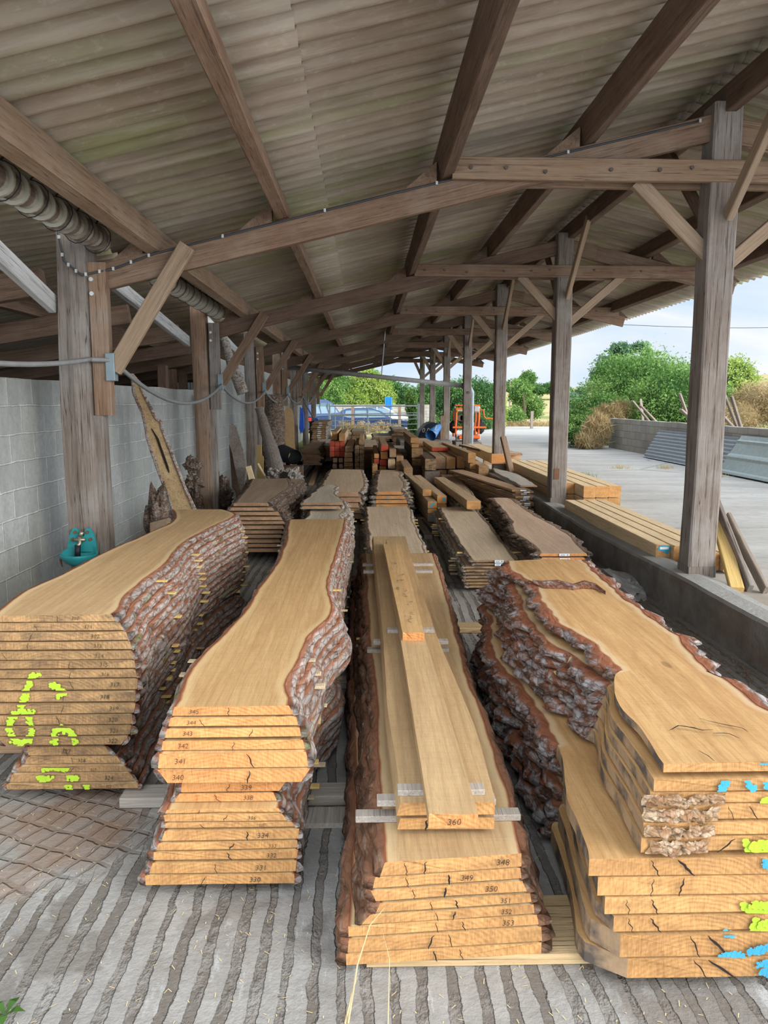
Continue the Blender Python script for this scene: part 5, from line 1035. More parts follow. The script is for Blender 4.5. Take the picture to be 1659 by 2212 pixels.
# ------------------------------------------------------------------ things along the block wall
def cut(name, px, Y, th, mat, label, cat, group=None, parent=None, amp=.0, zfloor=None):
    """an upright piece whose outline is given at distance Y, th thick"""
    P = [aty(a, b, Y) for a, b in px]
    mb = MB(); mb.prism([(p.x, p.z) for p in P], 1, Y, Y+th)
    if amp: mb.rough(amp, 9)
    o = mb.build(name, mat, parent)
    return tag(o, label, cat, group) if parent is None else o
def blob(name, c, r, mat, label, cat, parent=None, amp=.35, fr=4.0, sub=4, group=None):
    bm = bmesh.new(); bmesh.ops.create_icosphere(bm, subdivisions=sub, radius=1)
    mb = MB(); c = Vector(c); s = random.uniform(0, 50)
    for v in bm.verts:
        d = v.co; k = 1+amp*noise.noise(d*fr*.45+Vector((s, 0, 0)))+amp*.7*noise.noise(d*fr+Vector((0, s, 0)))+amp*.4*noise.noise(d*fr*2.4)
        mb.v.append(c+Vector((d.x*r[0], d.y*r[1], d.z*r[2]))*k); mb.e.append(0)
    bm.verts.index_update()
    for f in bm.faces: mb.f.append(tuple(v.index for v in f.verts)); mb.mi.append(0)
    bm.free(); o = mb.build(name, mat, parent, smooth=False); return tag(o, label, cat, group) if parent is None else o
q = lambda pts, sx=2.765, ox=0, oy=600: [(ox+a/sx, oy+b/sx) for a, b in pts]
# split board leaning on the wall behind the big stack
YL_ = 7.7
Lp = q([(790, 575), (800, 690), (850, 810), (870, 890), (880, 960), (920, 1080), (960, 1200), (1000, 1290), (1060, 1500)]); Rp = q([(1230, 1560), (1170, 1395), (1110, 1260), (1050, 1110), (1000, 990), (965, 900), (960, 860), (930, 840), (900, 780), (860, 700), (830, 620)])
bot = aty(Lp[-1][0], Lp[-1][1], YL_); bl_ = aty(400, 1500, YL_)
B_ = cut('split_plank', Lp+[(415, 1215), (470, 1215)]+Rp, YL_, .05, 'split_wood', 'tall split board with a pointed top leaning on the block wall behind the big stack', 'slab')
ed = MB()
for P_ in (Lp, Rp[::-1]):
    pts = [aty(a, b, YL_-.004) for a, b in P_]; ed = MB(); ed.tube(pts, .016, 7); ed.rough(.012, 20); ed.build('bark', 'bark', B_)
pts = [aty(a, b, YL_-.006) for a, b in q([(905, 900), (940, 960), (975, 1060), (1000, 1130), (1010, 1165)])]; MB().tube(pts, [.004, .011, .012, .012, .004], 6).build('dark_split', 'crack', B_)
c = aty(341, 1115, 7.1); blob('burl_stump', (c.x, c.y, .42), (.12, .12, .38), 'bark_old', 'dark twisted burl stump behind the big stack by the wall', 'stump', amp=.45)
cut('wood_block', [(324, 1130), (366, 1118), (372, 1235), (324, 1235)], 6.85, .12, 'brace_tan', 'pale upright block just behind the big stack near the wall', 'block')
c = aty(421, 1003, 9.9); B2 = blob('burl', (c.x-.03, c.y, c.z), (.10, .10, .10), 'bark_old', 'dark knobbly burl stacked against the wall left of the second wall-side post, upper', 'burl', amp=.4, group='burls by the wall'); blob('burl', (c.x-.03, c.y, c.z-.235), (.10, .10, .105), 'bark_old', 'dark knobbly burl left of the second wall-side post, lower of two', 'burl', amp=.6, group='burls by the wall'); blob('burl', (c.x-.03, c.y, .31), (.11, .12, .27), 'bark_old', 'tall dark burl standing on the floor left of the second wall-side post', 'burl', amp=.5, group='burls by the wall')
tag(MB().box((-2.46, 9.75, 0), (-1.8, 10.45, .06), 0, .02).rough(.01).build('stone_pad', 'old_concrete'), 'flat stone pad on the floor at the second wall-side post', 'stone')
o = beam('upright_plank', (-2.28, 11.3, 0), (-2.33, 11.3, aty(480, 850, 11.3).z), .21, .08, 'post_grey', amp=.01); tag(o, 'dark upright weathered plank with holes right of the second wall-side post', 'plank')
for zq in (1.62, 1.4, .9): MB().box((.08, .0, -.045), (.10, .03, -.038)).build('hole', 'crack', None, origin=(0, 0, 0)).parent = o
for i, m in enumerate(COL.objects[-3:]): m.location = (0, [1.68, 1.5, .98][i], 0)
c = aty(474, 1065, 10.7); blob('root_tangle', (c.x, c.y, .28), (.16, .14, .28), 'bark_old', 'grey tangled root standing right of the second wall-side post', 'root', amp=.6, fr=6)
r2 = lambda pts: q(pts, 5.53, 400, 780)
cut('leaning_plank', r2([(530, 770), (520, 900), (560, 1100), (600, 1300), (670, 1600), (760, 1900), (830, 1900), (700, 1500), (735, 1260), (690, 1060), (650, 930), (610, 790), (570, 750)]), 12.0, .05, 'post_grey', 'grey waney plank leaning between the second and third wall-side posts', 'plank')
cut('leaning_plank', r2([(525, 1000), (560, 1500), (600, 1560), (640, 1900), (720, 1900), (670, 1600), (600, 1300), (560, 1100)]), 12.15, .05, 'beam_dark', 'dark plank behind the grey waney leaning plank', 'plank')
cut('wood_piece', r2([(720, 1265), (780, 1250), (830, 1420), (880, 1900), (800, 1900), (765, 1420)]), 11.8, .06, 'new_wood', 'small pale sawn piece beside the grey waney leaning plank', 'plank')
cut('short_board', r2([(855, 1000), (910, 1005), (905, 1130), (935, 1140), (930, 1500), (930, 1720), (860, 1720)]), 13.9, .05, 'lath_yellow', 'orange short board upright beside the third wall-side post', 'board')
A_, B__ = [aty(*r2([p])[0], 13.5) for p in ((868, 1225), (945, 1400))]; B__ = B__+(B__-A_)*1.6; B__.z = max(.02, B__.z); tag(MB().tube([A_, B__], .022, 8).build('pole', 'new_wood'), 'thin pale pole leaning in front of the orange short board', 'pole')
def logpx(name, p0, p1, Y, r0, r1, mat, label, n=14, Y1=None):
    a = aty(*p0, Y); b = aty(*p1, Y1 or Y); b.z = max(b.z, r1*.6); d = (b-a); L = d.length; mb = MB(); pts = []; rs = []
    for i in range(n+1): t = i/n; pts.append(a.lerp(b, t)+Vector((noise.noise(Vector((t*3, Y, 0)))*.03, 0, 0))); rs.append((r0+(r1-r0)*t)*(1+.12*noise.noise(Vector((t*9, 3, Y)))))
    mb.tube(pts, rs, 16); mb.rough(.012, 7); return tag(mb.build(name, mat), label, 'log')
logpx('leaning_log', (558, 880), (607, 1045), 13.6, .07, .16, 'post_grey', 'long grey barkless log leaning right of the third wall-side post')
logpx('leaning_log', (560, 905), (589, 1045), 14.85, .07, .10, 'bark_old', 'dark thin log leaning behind the long grey one')
logpx('standing_trunk', (592, 852), (592, 1030), 16.3, .19, .25, 'bark_old', 'thick dark trunk section standing upright against the wall')
c = aty(614, 1016, 13.0); R_ = thing('root_plate', (c.x, c.y, .1), 'pale twisted root piece with a dark hole at the end of the dull stack', 'root')
blob('root', (c.x-.13, c.y, .36), (.17, .16, .15), 'bark_pale', '', '', R_, amp=.5, fr=6); blob('root', (c.x+.13, c.y+.02, .34), (.17, .16, .17), 'bark_pale', '', '', R_, amp=.5, fr=6); blob('root', (c.x, c.y+.02, .16), (.26, .2, .15), 'bark_old', '', '', R_, amp=.3)
mb = MB(); mb.tube([(c.x+.02, c.y-.2, .42), (c.x+.02, c.y-.12, .42)], [.06, .05], 14); mb.build('hollow', 'crack', R_)
cut('waney_plank', r2([(1200, 540), (1270, 570), (1295, 640), (1300, 750), (1305, 950), (1320, 1100), (1345, 1400), (1280, 1400), (1240, 1150), (1200, 1020), (1170, 850), (1172, 690)]), 16.6, .05, 'oak_face', 'tall orange-tan slab standing upright right of the thick trunk', 'slab')
a = aty(618, 985, 14.6); mb = MB(); mb.tube([(a.x-.12, 15.1, a.z+.02), (a.x+.17, 14.5, a.z-.02)], [.17, .14], 18, cap=False); mb.tube([(a.x-.12, 15.1, a.z+.02), (a.x+.17, 14.5, a.z-.02)], [.16, .13], 18, cap=False); tag(mb.build('metal_funnel', 'rubber'), 'dark open metal cylinder lying beside the pale root piece', 'cylinder')
tag(beam('bearer', (a.x-.3, 14.8, (a.z-.2)/2), (a.x+.3, 14.8, (a.z-.2)/2), .3, a.z-.2, 'beam_dark'), 'dark log block under the open metal cylinder', 'block')
tag(MB().box((-2.5, 18.8, 0), (-2.42, 20.6, 1.45)).build('grey_panel', 'weathered'), 'pale grey panel leaning on the wall beyond the tan upright slab', 'panel')
mb = MB(); n_ = 10
P_ = [(aty(648, 880, 20.8)), (aty(655, 884, 20.8)), (aty(656, 905, 20.8)), (aty(655, 925, 20.8)), (aty(650, 937, 20.8)), (aty(647, 925, 20.8)), (aty(648, 900, 20.8))]
mb.prism([(p.x, p.z) for p in P_], 1, 20.8, 20.9); mb.rough(.04, 6); tag(mb.build('tarpaulin', 'tarp_blue'), 'blue tarpaulin hanging on the far block wall', 'tarpaulin')
logpx('branch', (478, 722), (527, 850), 12.3, .06, .10, 'bark_pale', 'pale broken branch leaning in the gap above the block wall')
A_, B__ = aty(656, 868, 27.0), aty(681, 912, 24.5); tag(MB().tube([A_, A_.lerp(B__, .5)+Vector((0, 0, .03)), B__], .022, 8).build('steel_rod', 'cable_grey'), 'thin bent rod leaning at the far end of the block wall', 'rod')
a = aty(682, 908, 26); tag(MB().prism([(a.x-.12, a.z-.03), (a.x+.14, a.z-.02), (a.x+.06, a.z+.07), (a.x-.08, a.z+.08)], 1, 25.8, 26.4).build('blue_tub', 'tarp_blue'), 'small blue tub at the far end of the block wall', 'tub'); tag(MB().box((a.x-.2, 25.8, 0), (a.x+.2, 26.4, a.z-.032), 0, .02).build('crate', 'beam_dark'), 'dark crate under the small blue tub', 'crate')
# ---- teal drinking bowl on the first wall-side post
c = aty(172, 1195, Y0-.22); cx, cy, cz = c.x, Y0-.15, c.z
W = thing('drinking_bowl', (cx, cy, cz-.08), 'teal cast iron cattle drinking bowl on the first wall-side post', 'drinking bowl')
mb = MB(); n = 28; rings = []
prof = [(.135, .0), (.140, -.006), (.128, -.03), (.100, -.065), (.06, -.085), (.0, -.09)]; inner = [(.0, -.082), (.055, -.076), (.094, -.056), (.120, -.024), (.128, .0)]
full = prof+inner
for r_, z_ in full:
    for k in range(n): a = 2*math.pi*k/n; mb.v.append(Vector((cx+r_*math.cos(a)*.98, cy-.09+r_*math.sin(a)*.80, cz+z_+.05*max(0, math.sin(a))*(1 if z_ > -.02 else 0)))); mb.e.append(0)
for i in range(len(full)-1):
    for k in range(n): mb.f.append((i*n+k, i*n+(k+1) % n, (i+1)*n+(k+1) % n, (i+1)*n+k)); mb.mi.append(0)
for k in range(n): mb.f.append((0*n+k, (len(full)-1)*n+k, (len(full)-1)*n+(k+1) % n, (k+1) % n)); mb.mi.append(0)
mb.build('bowl', 'teal', W, smooth=True)
mb = MB()
back = [(-.125, .0), (.125, .0), (.118, .08), (.10, .15), (.072, .195), (.045, .20), (.028, .175), (.02, .13), (-.02, .13), (-.028, .175), (-.045, .20), (-.072, .195), (-.10, .14), (-.12, .07)]
mb.prism([(cx+a*.88, cz+b*.9) for a, b in back], 1, cy-.012, cy+.01); BP = mb.build('back_plate', 'teal', W)
for a, b in ((-.05, .165), (.052, .165), (-.075, .105), (.075, .105)):
    MB().tube([(cx+a*.88, cy-.022, cz+b*.9), (cx+a*.88, cy-.011, cz+b*.9)], .012, 10).build('bolt', 'rust', BP)
mb = MB(); mb.tube([(cx-.005, cy-.04, cz+.12), (cx-.005, cy-.04, cz+.07), (cx-.01, cy-.07, cz+.05)], .014, 10); mb.tube([(cx-.045, cy-.04, cz+.095), (cx+.035, cy-.04, cz+.095)], .012, 10); mb.tube([(cx+.0, cy-.04, cz+.12), (cx+.015, cy-.04, cz+.155)], .016, 8); VL = mb.build('valve', 'brass', W, smooth=True)
MB().tube([(cx-.01, cy-.07, cz+.06), (cx-.015, cy-.075, cz-.03)], .022, 12).build('valve_tongue', 'rubber', VL, smooth=True)
MB().tube([(cx+.005, cy-.09, cz-.08), (cx+.0, cy-.06, cz-.14), (cx-.05, cy, cz-.2), (cx-.16, cy+.05, cz-.28), (cx-.25, cy+.1, .0)], .026, 10).build('hose', 'rubber', W, smooth=True)
MB().tube([(cx-.13, cy-.06, cz-.02), (cx-.15, cy-.05, cz-.06), (cx-.145, cy-.04, cz-.11)], [.012, .009, .004], 8).build('drip_strap', 'rust', W)
# debris in the gutter along the low wall and grass blades in front
mb = MB()
for i in range(1500):
    y = random.uniform(2.2, 9.5); x = random.gauss(2.22, .10)-(.12 if y < 4 else 0)
    if x > 2.34: x = 2.34-random.random()*.05
    a = random.uniform(0, 3.14); L = random.uniform(.01, .045); z = .004+max(0, (x-2.0))*.05*random.random(); d = Vector((math.cos(a)*L, math.sin(a)*L, random.uniform(0, .01))); s_ = Vector((-math.sin(a), math.cos(a), 0))*random.uniform(.0015, .006); p = Vector((x, y, z))
    mb.add([p-s_, p+s_, p+d+s_*.5, p+d-s_*.5], [(0, 1, 2, 3)])
tag(mb.build('bark_litter', 'litter'), 'brown bark crumbs and needles along the foot of the low wall', 'litter', kind='stuff')
tag(MB().tube([(1.98, 4.35, .01), (2.10, 4.18, .02), (2.22, 4.02, .012)], [.012, .02, .008], 6).rough(.008, 9).build('bark_piece', 'bark_old'), 'dark curled piece of bark on the floor by the low wall', 'bark')
def blade(pts, r, label):
    P_ = [Vector(p) for p in pts]; tag(MB().tube(P_, [r*(1-.8*i/(len(P_)-1)) for i in range(len(P_))], 4).build('straw', 'straw'), label, 'straw', 'straws in front')
a0 = atz(752, 2210, .0); b0 = aty(830, 1962, Y3f-.05); blade([a0, a0.lerp(b0, .35)+Vector((-.01, 0, .05)), a0.lerp(b0, .7)+Vector((-.01, 0, .05)), b0], .0028, 'long dry straw leaning up against the front of the third stack')
a0 = atz(838, 2212, .0); b0 = aty(826, 2010, Y3f-.06); blade([a0, a0.lerp(b0, .5)+Vector((.012, 0, .05)), b0], .0016, 'thin dry straw right of the long one in front of the third stack')
a0 = atz(745, 2212, .0); b0 = aty(772, 2110, 1.95); blade([a0, a0.lerp(b0, .5)+Vector((.002, 0, .02)), b0], .003, 'short bent dry stalk at the bottom edge below the third stack')
a0 = atz(12, 2200, 0); mb = MB()
for k in range(5): a = k*1.25; mb.add([a0+Vector((0, 0, .01)), a0+Vector((math.cos(a-.4)*.03, math.sin(a-.4)*.03, .03)), a0+Vector((math.cos(a)*.055, math.sin(a)*.055, .02)), a0+Vector((math.cos(a+.4)*.03, math.sin(a+.4)*.03, .03))], [(0, 1, 2, 3)])
tag(mb.build('weed', 'leaf_green'), 'small green weed in a floor joint at the lower left corner', 'weed')
mb = MB()
for i in range(700):
    x = random.uniform(-1.6, 1.9); y = random.uniform(1.75, 3.0); p = Vector((x, y, .002)); a = random.uniform(0, 3.14); L = random.uniform(.004, .02); d = Vector((math.cos(a)*L, math.sin(a)*L, .002)); s_ = Vector((-math.sin(a), math.cos(a), 0))*.0012
    mb.add([p-s_, p+s_, p+d+s_, p+d-s_], [(0, 1, 2, 3)])
tag(mb.build('wood_chips', 'straw'), 'scattered wood chips and sawdust splinters on the grooved floor in front', 'wood chips', kind='stuff')

blob('concrete_lump', (2.19, 6.6, .0), (.20, .55, .11), 'old_concrete', 'rough concrete lump on the floor at the foot of the low wall', 'concrete lump', amp=.35, fr=3)
# ------------------------------------------------------------------ outside
def foliage(name, blobs, n, size, mat, label, cat, group=None, up=0, core='leaf_core', seed=1, shell=.35, droop=0, stems=None, flat=1.0):
    rg = np.random.default_rng(seed); vol = np.array([b[3]*b[4]*b[5] for b in blobs], float)**.75; pick = rg.choice(len(blobs), n, p=vol/vol.sum())
    B = np.array(blobs, float)[pick]; d = rg.normal(size=(n, 3)); d /= np.linalg.norm(d, axis=1)[:, None]; rad = 1-shell*rg.random(n)**1.5+.10*rg.normal(size=n)
    lump = 1+.13*np.sin(d[:, 0]*7+B[:, 0]*3)*np.sin(d[:, 2]*8+B[:, 1]*5)+.10*np.sin(d[:, 1]*15+d[:, 2]*11)
    P = B[:, :3]+d*B[:, 3:6]*(rad*lump)[:, None]; P[:, 2] = np.maximum(P[:, 2], .05)
    u = rg.normal(size=(n, 3)); u += d*.4; u[:, 2] += up; u /= np.linalg.norm(u, axis=1)[:, None]; w_ = np.cross(u, rg.normal(size=(n, 3))); w_ /= np.linalg.norm(w_, axis=1)[:, None]
    s = size*(.6+.8*rg.random(n))[:, None]; u = u*s; w_ = w_*s*.42*flat; u[:, 2] -= droop*s[:, 0]
    V = np.stack([P-u, P+w_, P+u, P-w_], 1).reshape(-1, 3); O = Vector((float(V[:, 0].mean()), float(V[:, 1].mean()), float(V[:, 2].min())))
    me = bpy.data.meshes.new(name); me.vertices.add(4*n); me.vertices.foreach_set('co', (V-np.array(O)).ravel()); me.loops.add(4*n); me.loops.foreach_set('vertex_index', np.arange(4*n)); me.polygons.add(n); me.polygons.foreach_set('loop_start', np.arange(n)*4); me.polygons.foreach_set('loop_total', np.full(n, 4)); me.update()
    at = me.attributes.new('tint', 'FLOAT', 'POINT'); t = np.clip(.5+.22*rg.normal(size=n)+.25*np.sin(P[:, 0]*1.9+P[:, 2]*2.3), 0, 1); at.data.foreach_set('value', np.repeat(t, 4))
    root = thing(name, O, label, cat, group); ob = bpy.data.objects.new('foliage', me); COL.objects.link(ob); ob.parent = root; me.materials.append(MT[mat])
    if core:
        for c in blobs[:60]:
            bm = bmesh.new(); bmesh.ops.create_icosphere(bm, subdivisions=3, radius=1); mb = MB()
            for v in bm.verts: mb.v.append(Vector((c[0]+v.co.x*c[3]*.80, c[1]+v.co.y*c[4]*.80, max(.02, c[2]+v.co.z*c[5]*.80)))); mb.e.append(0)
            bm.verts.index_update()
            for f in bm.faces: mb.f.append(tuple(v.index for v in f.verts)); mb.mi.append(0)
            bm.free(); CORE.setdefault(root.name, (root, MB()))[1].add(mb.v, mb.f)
        r_, m_ = CORE[root.name]; m_.build('inner_branches', core, r_)  # darker filler shells added inside the leaves to make the foliage opaque
    for st in (stems or []): MB().tube([st[0], Vector(st[0]).lerp(Vector(st[1]), .5)+Vector((st[2]*.8, 0, 0)), st[1]], [st[2], st[2]*.8, st[2]*.5], 8).build('trunk', 'stem', root)
    return root
CORE = {}
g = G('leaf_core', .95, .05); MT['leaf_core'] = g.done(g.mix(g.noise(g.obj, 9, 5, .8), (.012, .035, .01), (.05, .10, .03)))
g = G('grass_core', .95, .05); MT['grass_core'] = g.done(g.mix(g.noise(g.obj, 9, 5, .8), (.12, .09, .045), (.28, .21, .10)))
def pb(px, py, Y, rx, ry=None, rz=None):
    """foliage blob centred on the picture point at distance Y, radii in pixels of the picture across/up"""
    p = aty(px, py, Y); k = Y/F; return (p.x, p.y, p.z, rx*k, (ry or rx)*k, (rz or rx)*k)
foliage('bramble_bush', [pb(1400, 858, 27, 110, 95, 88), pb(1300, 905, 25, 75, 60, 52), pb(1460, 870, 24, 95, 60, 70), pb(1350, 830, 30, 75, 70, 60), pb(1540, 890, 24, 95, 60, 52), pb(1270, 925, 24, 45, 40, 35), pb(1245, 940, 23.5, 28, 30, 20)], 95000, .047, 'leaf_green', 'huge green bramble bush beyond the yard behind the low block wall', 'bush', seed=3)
foliage('slender_tree', [pb(1312, 785, 33, 26, 24, 20), pb(1340, 757, 33, 26, 24, 17), pb(1384, 750, 33, 20, 20, 12), pb(1292, 812, 33, 16, 20, 16), pb(1400, 765, 33, 12, 14, 9)], 3800, .085, 'leaf_blue', 'small tree with loose crown rising over the left of the bramble bush', 'tree', core=None, seed=4, shell=.9, stems=[((aty(1335, 900, 33).x, 33, .2), (aty(1345, 770, 33).x, 33, aty(1345, 770, 33).z), .08)])
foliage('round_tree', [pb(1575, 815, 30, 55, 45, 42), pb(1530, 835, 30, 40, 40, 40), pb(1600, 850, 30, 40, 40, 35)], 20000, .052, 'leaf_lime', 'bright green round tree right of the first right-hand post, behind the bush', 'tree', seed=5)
foliage('dry_shrub', [pb(1640, 870, 22, 60, 45, 45), pb(1600, 900, 21, 45, 40, 32), pb(1700, 880, 21, 70, 45, 50)], 18000, .06, 'dry_grass', 'dry tan climbing shrub at the right edge behind the low block wall', 'shrub', core='grass_core', seed=6, flat=.3)
foliage('dry_grass_clump', [pb(1290, 930, 22.7, 26, 20, 32), pb(1268, 952, 22.6, 22, 16, 14), pb(1312, 900, 23.9, 30, 12, 20), pb(1345, 885, 24.2, 26, 10, 14)], 11000, .16, 'dry_grass', 'tall dry grass in front of the bramble bush at the end of the block wall', 'grass', core='grass_core', seed=7, flat=.12, up=1.6)
foliage('ivy_hedge', [pb(1008, 862, 40, 55, 40, 42), pb(1040, 880, 40, 35, 35, 55), pb(965, 880, 40, 26, 30, 50), pb(1000, 915, 39, 60, 30, 32)], 32000, .065, 'leaf_dark', 'dense dark green ivy hedge behind the orange sawmill', 'hedge', seed=8)
foliage('lime_shrub', [pb(1072, 905, 42, 20, 20, 45), pb(1080, 880, 44, 14, 14, 30)], 7000, .065, 'leaf_lime', 'yellow-green shrub just right of the ivy hedge', 'shrub', seed=9)
foliage('orchard_tree', [pb(1125, 848, 55, 24, 30, 30), pb(1140, 822, 56, 18, 25, 20), pb(1150, 880, 56, 24, 30, 26), pb(1112, 905, 52, 22, 25, 26)], 16000, .08, 'leaf_green', 'loose fruit tree between the second and third right-hand posts', 'tree', seed=10, shell=.6, stems=[((aty(1130, 935, 54).x, 54, .2), (aty(1130, 850, 54).x, 54, aty(1130, 850, 54).z), .12)])
foliage('orchard_tree', [pb(1232, 868, 70, 22, 25, 20), pb(1256, 852, 72, 14, 20, 16), pb(1240, 895, 60, 26, 20, 14)], 9000, .09, 'leaf_blue', 'blue-green trees low behind the second right-hand post', 'tree', seed=11)
foliage('far_wood', [pb(1060+26*i, 846-(i % 3)*4-(6 if i < 4 else 0), 170, 22, 30, 12) for i in range(0, 7)], 9000, .25, 'leaf_dark', 'distant dark wood on the horizon right of the shed', 'trees', seed=12)
foliage('bright_tree', [pb(790, 850, 62, 50, 40, 45), pb(760, 875, 60, 38, 30, 34), pb(822, 865, 62, 32, 30, 36), pb(800, 820, 62, 26, 26, 22)], 30000, .085, 'leaf_lime', 'bright yellow-green tree behind the parked cars, left of centre', 'tree', seed=13)
foliage('green_tree', [pb(705, 850, 58, 40, 30, 48), pb(680, 860, 56, 30, 30, 45), pb(725, 835, 60, 30, 30, 40)], 20000, .085, 'leaf_green', 'green tree at the far left seen under the end truss', 'tree', seed=14)
foliage('tree_row', [pb(855+20*i, 862-[4, -2, -8, 0, 4][i], 66, 22, 25, 30) for i in range(5)]+[pb(845, 845, 68, 20, 20, 26)], 24000, .09, 'leaf_dark', 'row of darker trees behind the gate, right of the bright one', 'trees', seed=15)
foliage('ivy_pillar', [pb(890, 880, 33.5, 13, 12, 28), pb(893, 920, 33.4, 12, 12, 24), pb(896, 950, 33.2, 14, 12, 14), pb(884, 860, 33.6, 9, 10, 16)], 7000, .045, 'leaf_green', 'ivy covered pillar at the right end of the gate', 'ivy', seed=16)
foliage('roadside_weeds', [pb(740+14*i, 922+(i % 3)*3, 36.5, 11, 12, 14) for i in range(9)], 3500, .08, 'dry_grass', 'rusty brown weeds in front of the dark blue car', 'weeds', core=None, seed=17, shell=.9, flat=.3)
foliage('grass_verge', [pb(1060+24*i, 922, 44, 22, 20, 11) for i in range(7)], 9000, .13, 'dry_grass', 'strip of tall dry grass beyond the yard between the posts', 'grass', core='grass_core', seed=18, flat=.15, up=2)
foliage('grass_verge', [pb(930+24*i, 940, 37, 20, 20, 9) for i in range(5)], 4000, .10, 'leaf_green', 'green grass verge behind the banner and the sawmill', 'grass', core='leaf_core', seed=19, flat=.3)
for i, (px, py) in enumerate([(1265, 1031), (1340, 1012), (1437, 1012), (1548, 1030)]):
    a = atz(px, py, .245); mb = MB()
    for k in range(110): t = random.uniform(0, 6.28); L = random.uniform(.03, .13); b_ = a+Vector((random.gauss(0, .10), random.gauss(0, .10), 0)); mb.add([b_, b_+Vector((.006, 0, 0)), b_+Vector((math.cos(t)*.04, math.sin(t)*.04, L))], [(0, 1, 2)])
    tag(mb.build('grass_tuft', 'leaf_lime' if i in (0,) else 'dry_grass_plain'), 'small tuft of grass on the yard, %s' % ['behind the new beams outside', 'before the left corrugated sheet', 'at the foot of the left corrugated sheet', 'right of the first right-hand post'][i], 'grass', 'grass tufts on the yard')
# low block wall with metal sheets
mb = MB(); o = wall('wall_yard', (7.42, 7.0, .1), (7.62, 23.4, 1.13), 'yard_block'); 
def wave_sheet(Ya, Yb, ztop, x0, x1, pitch, amp, mat, label, zb=.25, trap=False, ends=(0, 0)):
    """sheet leaning on the yard wall, ribs running along the wall"""
    mb = MB(); H = math.hypot(ztop-zb, x1-x0); m = int(H/pitch*8); n_ = 14; nx = (x1-x0)/H; nz2 = (ztop-zb)/H
    for s in (0, .012):
        for j in range(m+1):
            t = j/m; ph = H*t/pitch; k = amp*math.cos(2*math.pi*ph) if not trap else amp*(1 if (ph % 1) < .16 else (-.0 if (ph % 1) > .22 else 1-((ph % 1)-.16)/.06))
            for i in range(n_+1):
                y = Ya+ends[0]*(1-t)+(Yb-Ya-ends[0]*(1-t)+ends[1]*(1-t))*i/n_
                bow = .05*math.sin(math.pi*t)*math.sin(math.pi*i/n_)
                mb.v.append(Vector((x0+(x1-x0)*t-nz2*(k+s-bow), y, zb+(ztop-zb)*t+nx*(k+s)))); mb.e.append(0)
    M_ = (m+1)*(n_+1)
    for j in range(m):
        for i in range(n_): a = j*(n_+1)+i; mb.f += [(a, a+1, a+n_+2, a+n_+1), (M_+a, M_+a+n_+1, M_+a+n_+2, M_+a+1)]; mb.mi += [0, 0]
    return tag(mb.build('metal_sheet', mat, smooth=not trap), label, 'metal sheet', 'metal sheets on the yard wall')
for (p_t, p_b, q_t, q_b, z1, *r_), lab, mat, trap in [(((1394, 928), (1385, 980), (1497, 950), (1497, 1005), .93), 'grey corrugated sheet leaning on the yard wall, left of the post', 'galv', False)]:
    wave_sheet(15.0, 19.2, .92, 6.98, 7.36, .085, .02, mat, lab)
wave_sheet(12.1, 14.9, .97, 6.9, 7.34, .34, .03, 'galv_green', 'pale green ribbed sheet leaning on the yard wall right of the post', trap=True, ends=(.4, 0))
wave_sheet(8.6, 11.7, .95, 6.82, 7.38, .085, .02, 'galv', 'grey corrugated sheet at the right edge leaning on the yard wall')
for i, (p0, p1, w_, lab) in enumerate([((1366, 866), (1398, 905), .14, 'weathered board sticking up behind the yard wall, far left'), ((1383, 875), (1412, 905), .12, 'grey board crossing behind the yard wall, second from left'), ((1384, 862), (1388, 900), .07, 'thin upright stake behind the yard wall near its left end'), ((1468, 850), (1488, 905), .12, 'weathered board behind the yard wall just left of the first post'), ((1470, 884), (1490, 902), .16, 'grey flat board behind the yard wall touching the first post'), ((1554, 890), (1572, 910), .13, 'short pale board above the yard wall right of the first post'), ((1553, 822), (1592, 922), .09, 'long tan pole board rising behind the yard wall, right'), ((1580, 856), (1600, 922), .11, 'grey thick board rising behind the yard wall, rightmost')]):
    Yb_ = [21.5, 20.8, 20.6, 17.2, 17, 14.6, 13.9, 13.6][i]; a = aty(*p0, Yb_); b = aty(*p1, Yb_); d = (b-a).normalized(); k = 7.72-b.x; a.x += k; b.x += k; b.y = a.y = Yb_*(7.72/(7.72-k)); A2 = aty(*p0, a.y); B2_ = aty(*p1, a.y); B3 = B2_+(B2_-A2).normalized()*(.9); tag(beam('stake', A2, Vector((B3.x, a.y+.0, max(.2, B3.z))), w_, .04, 'weathered_brown', amp=.003), lab, 'board', 'boards behind the yard wall')
a = aty(1630, 921, 12.6); mb = MB()
blob('plastic_bag', (7.52, 11.9, 1.18), (.10, .50, .06), 'bag_dark', 'dark green plastic bag lying on top of the yard wall at the right', 'bag', amp=.4, group=None)
# gate
Yg = 33.0; GT = thing('field_gate', (aty(808, 930, Yg).x, Yg, .02), 'wide grey tubular metal gate closing the far end of the shed', 'gate')
x0, x1 = aty(715, 900, Yg).x, aty(903, 900, Yg).x; zg = lambda py: aty(808, py, Yg).z
for i, py in enumerate([877, 893.5, 897, 907, 918, 930]):
    dz = .04 if i in (1, 3, 4, 5) else 0
    MB().tube([(x0, Yg, zg(py)-dz), (x1, Yg, zg(py)+dz)], .032 if i in (0, 2) else .018, 8).build('rail', 'galv', GT)
for px in (724, 741, 795, 843): x = aty(px, 900, Yg).x; MB().tube([(x, Yg, zg(880)), (x, Yg, zg(937))], .02, 8).build('upright', 'galv', GT)
for px, w_ in ((712, .05), (905, .07)): x = aty(px, 900, Yg).x; MB().tube([(x, Yg+.02, .0), (x, Yg+.02, zg(872))], w_, 10).build('gate_post', 'galv', GT)
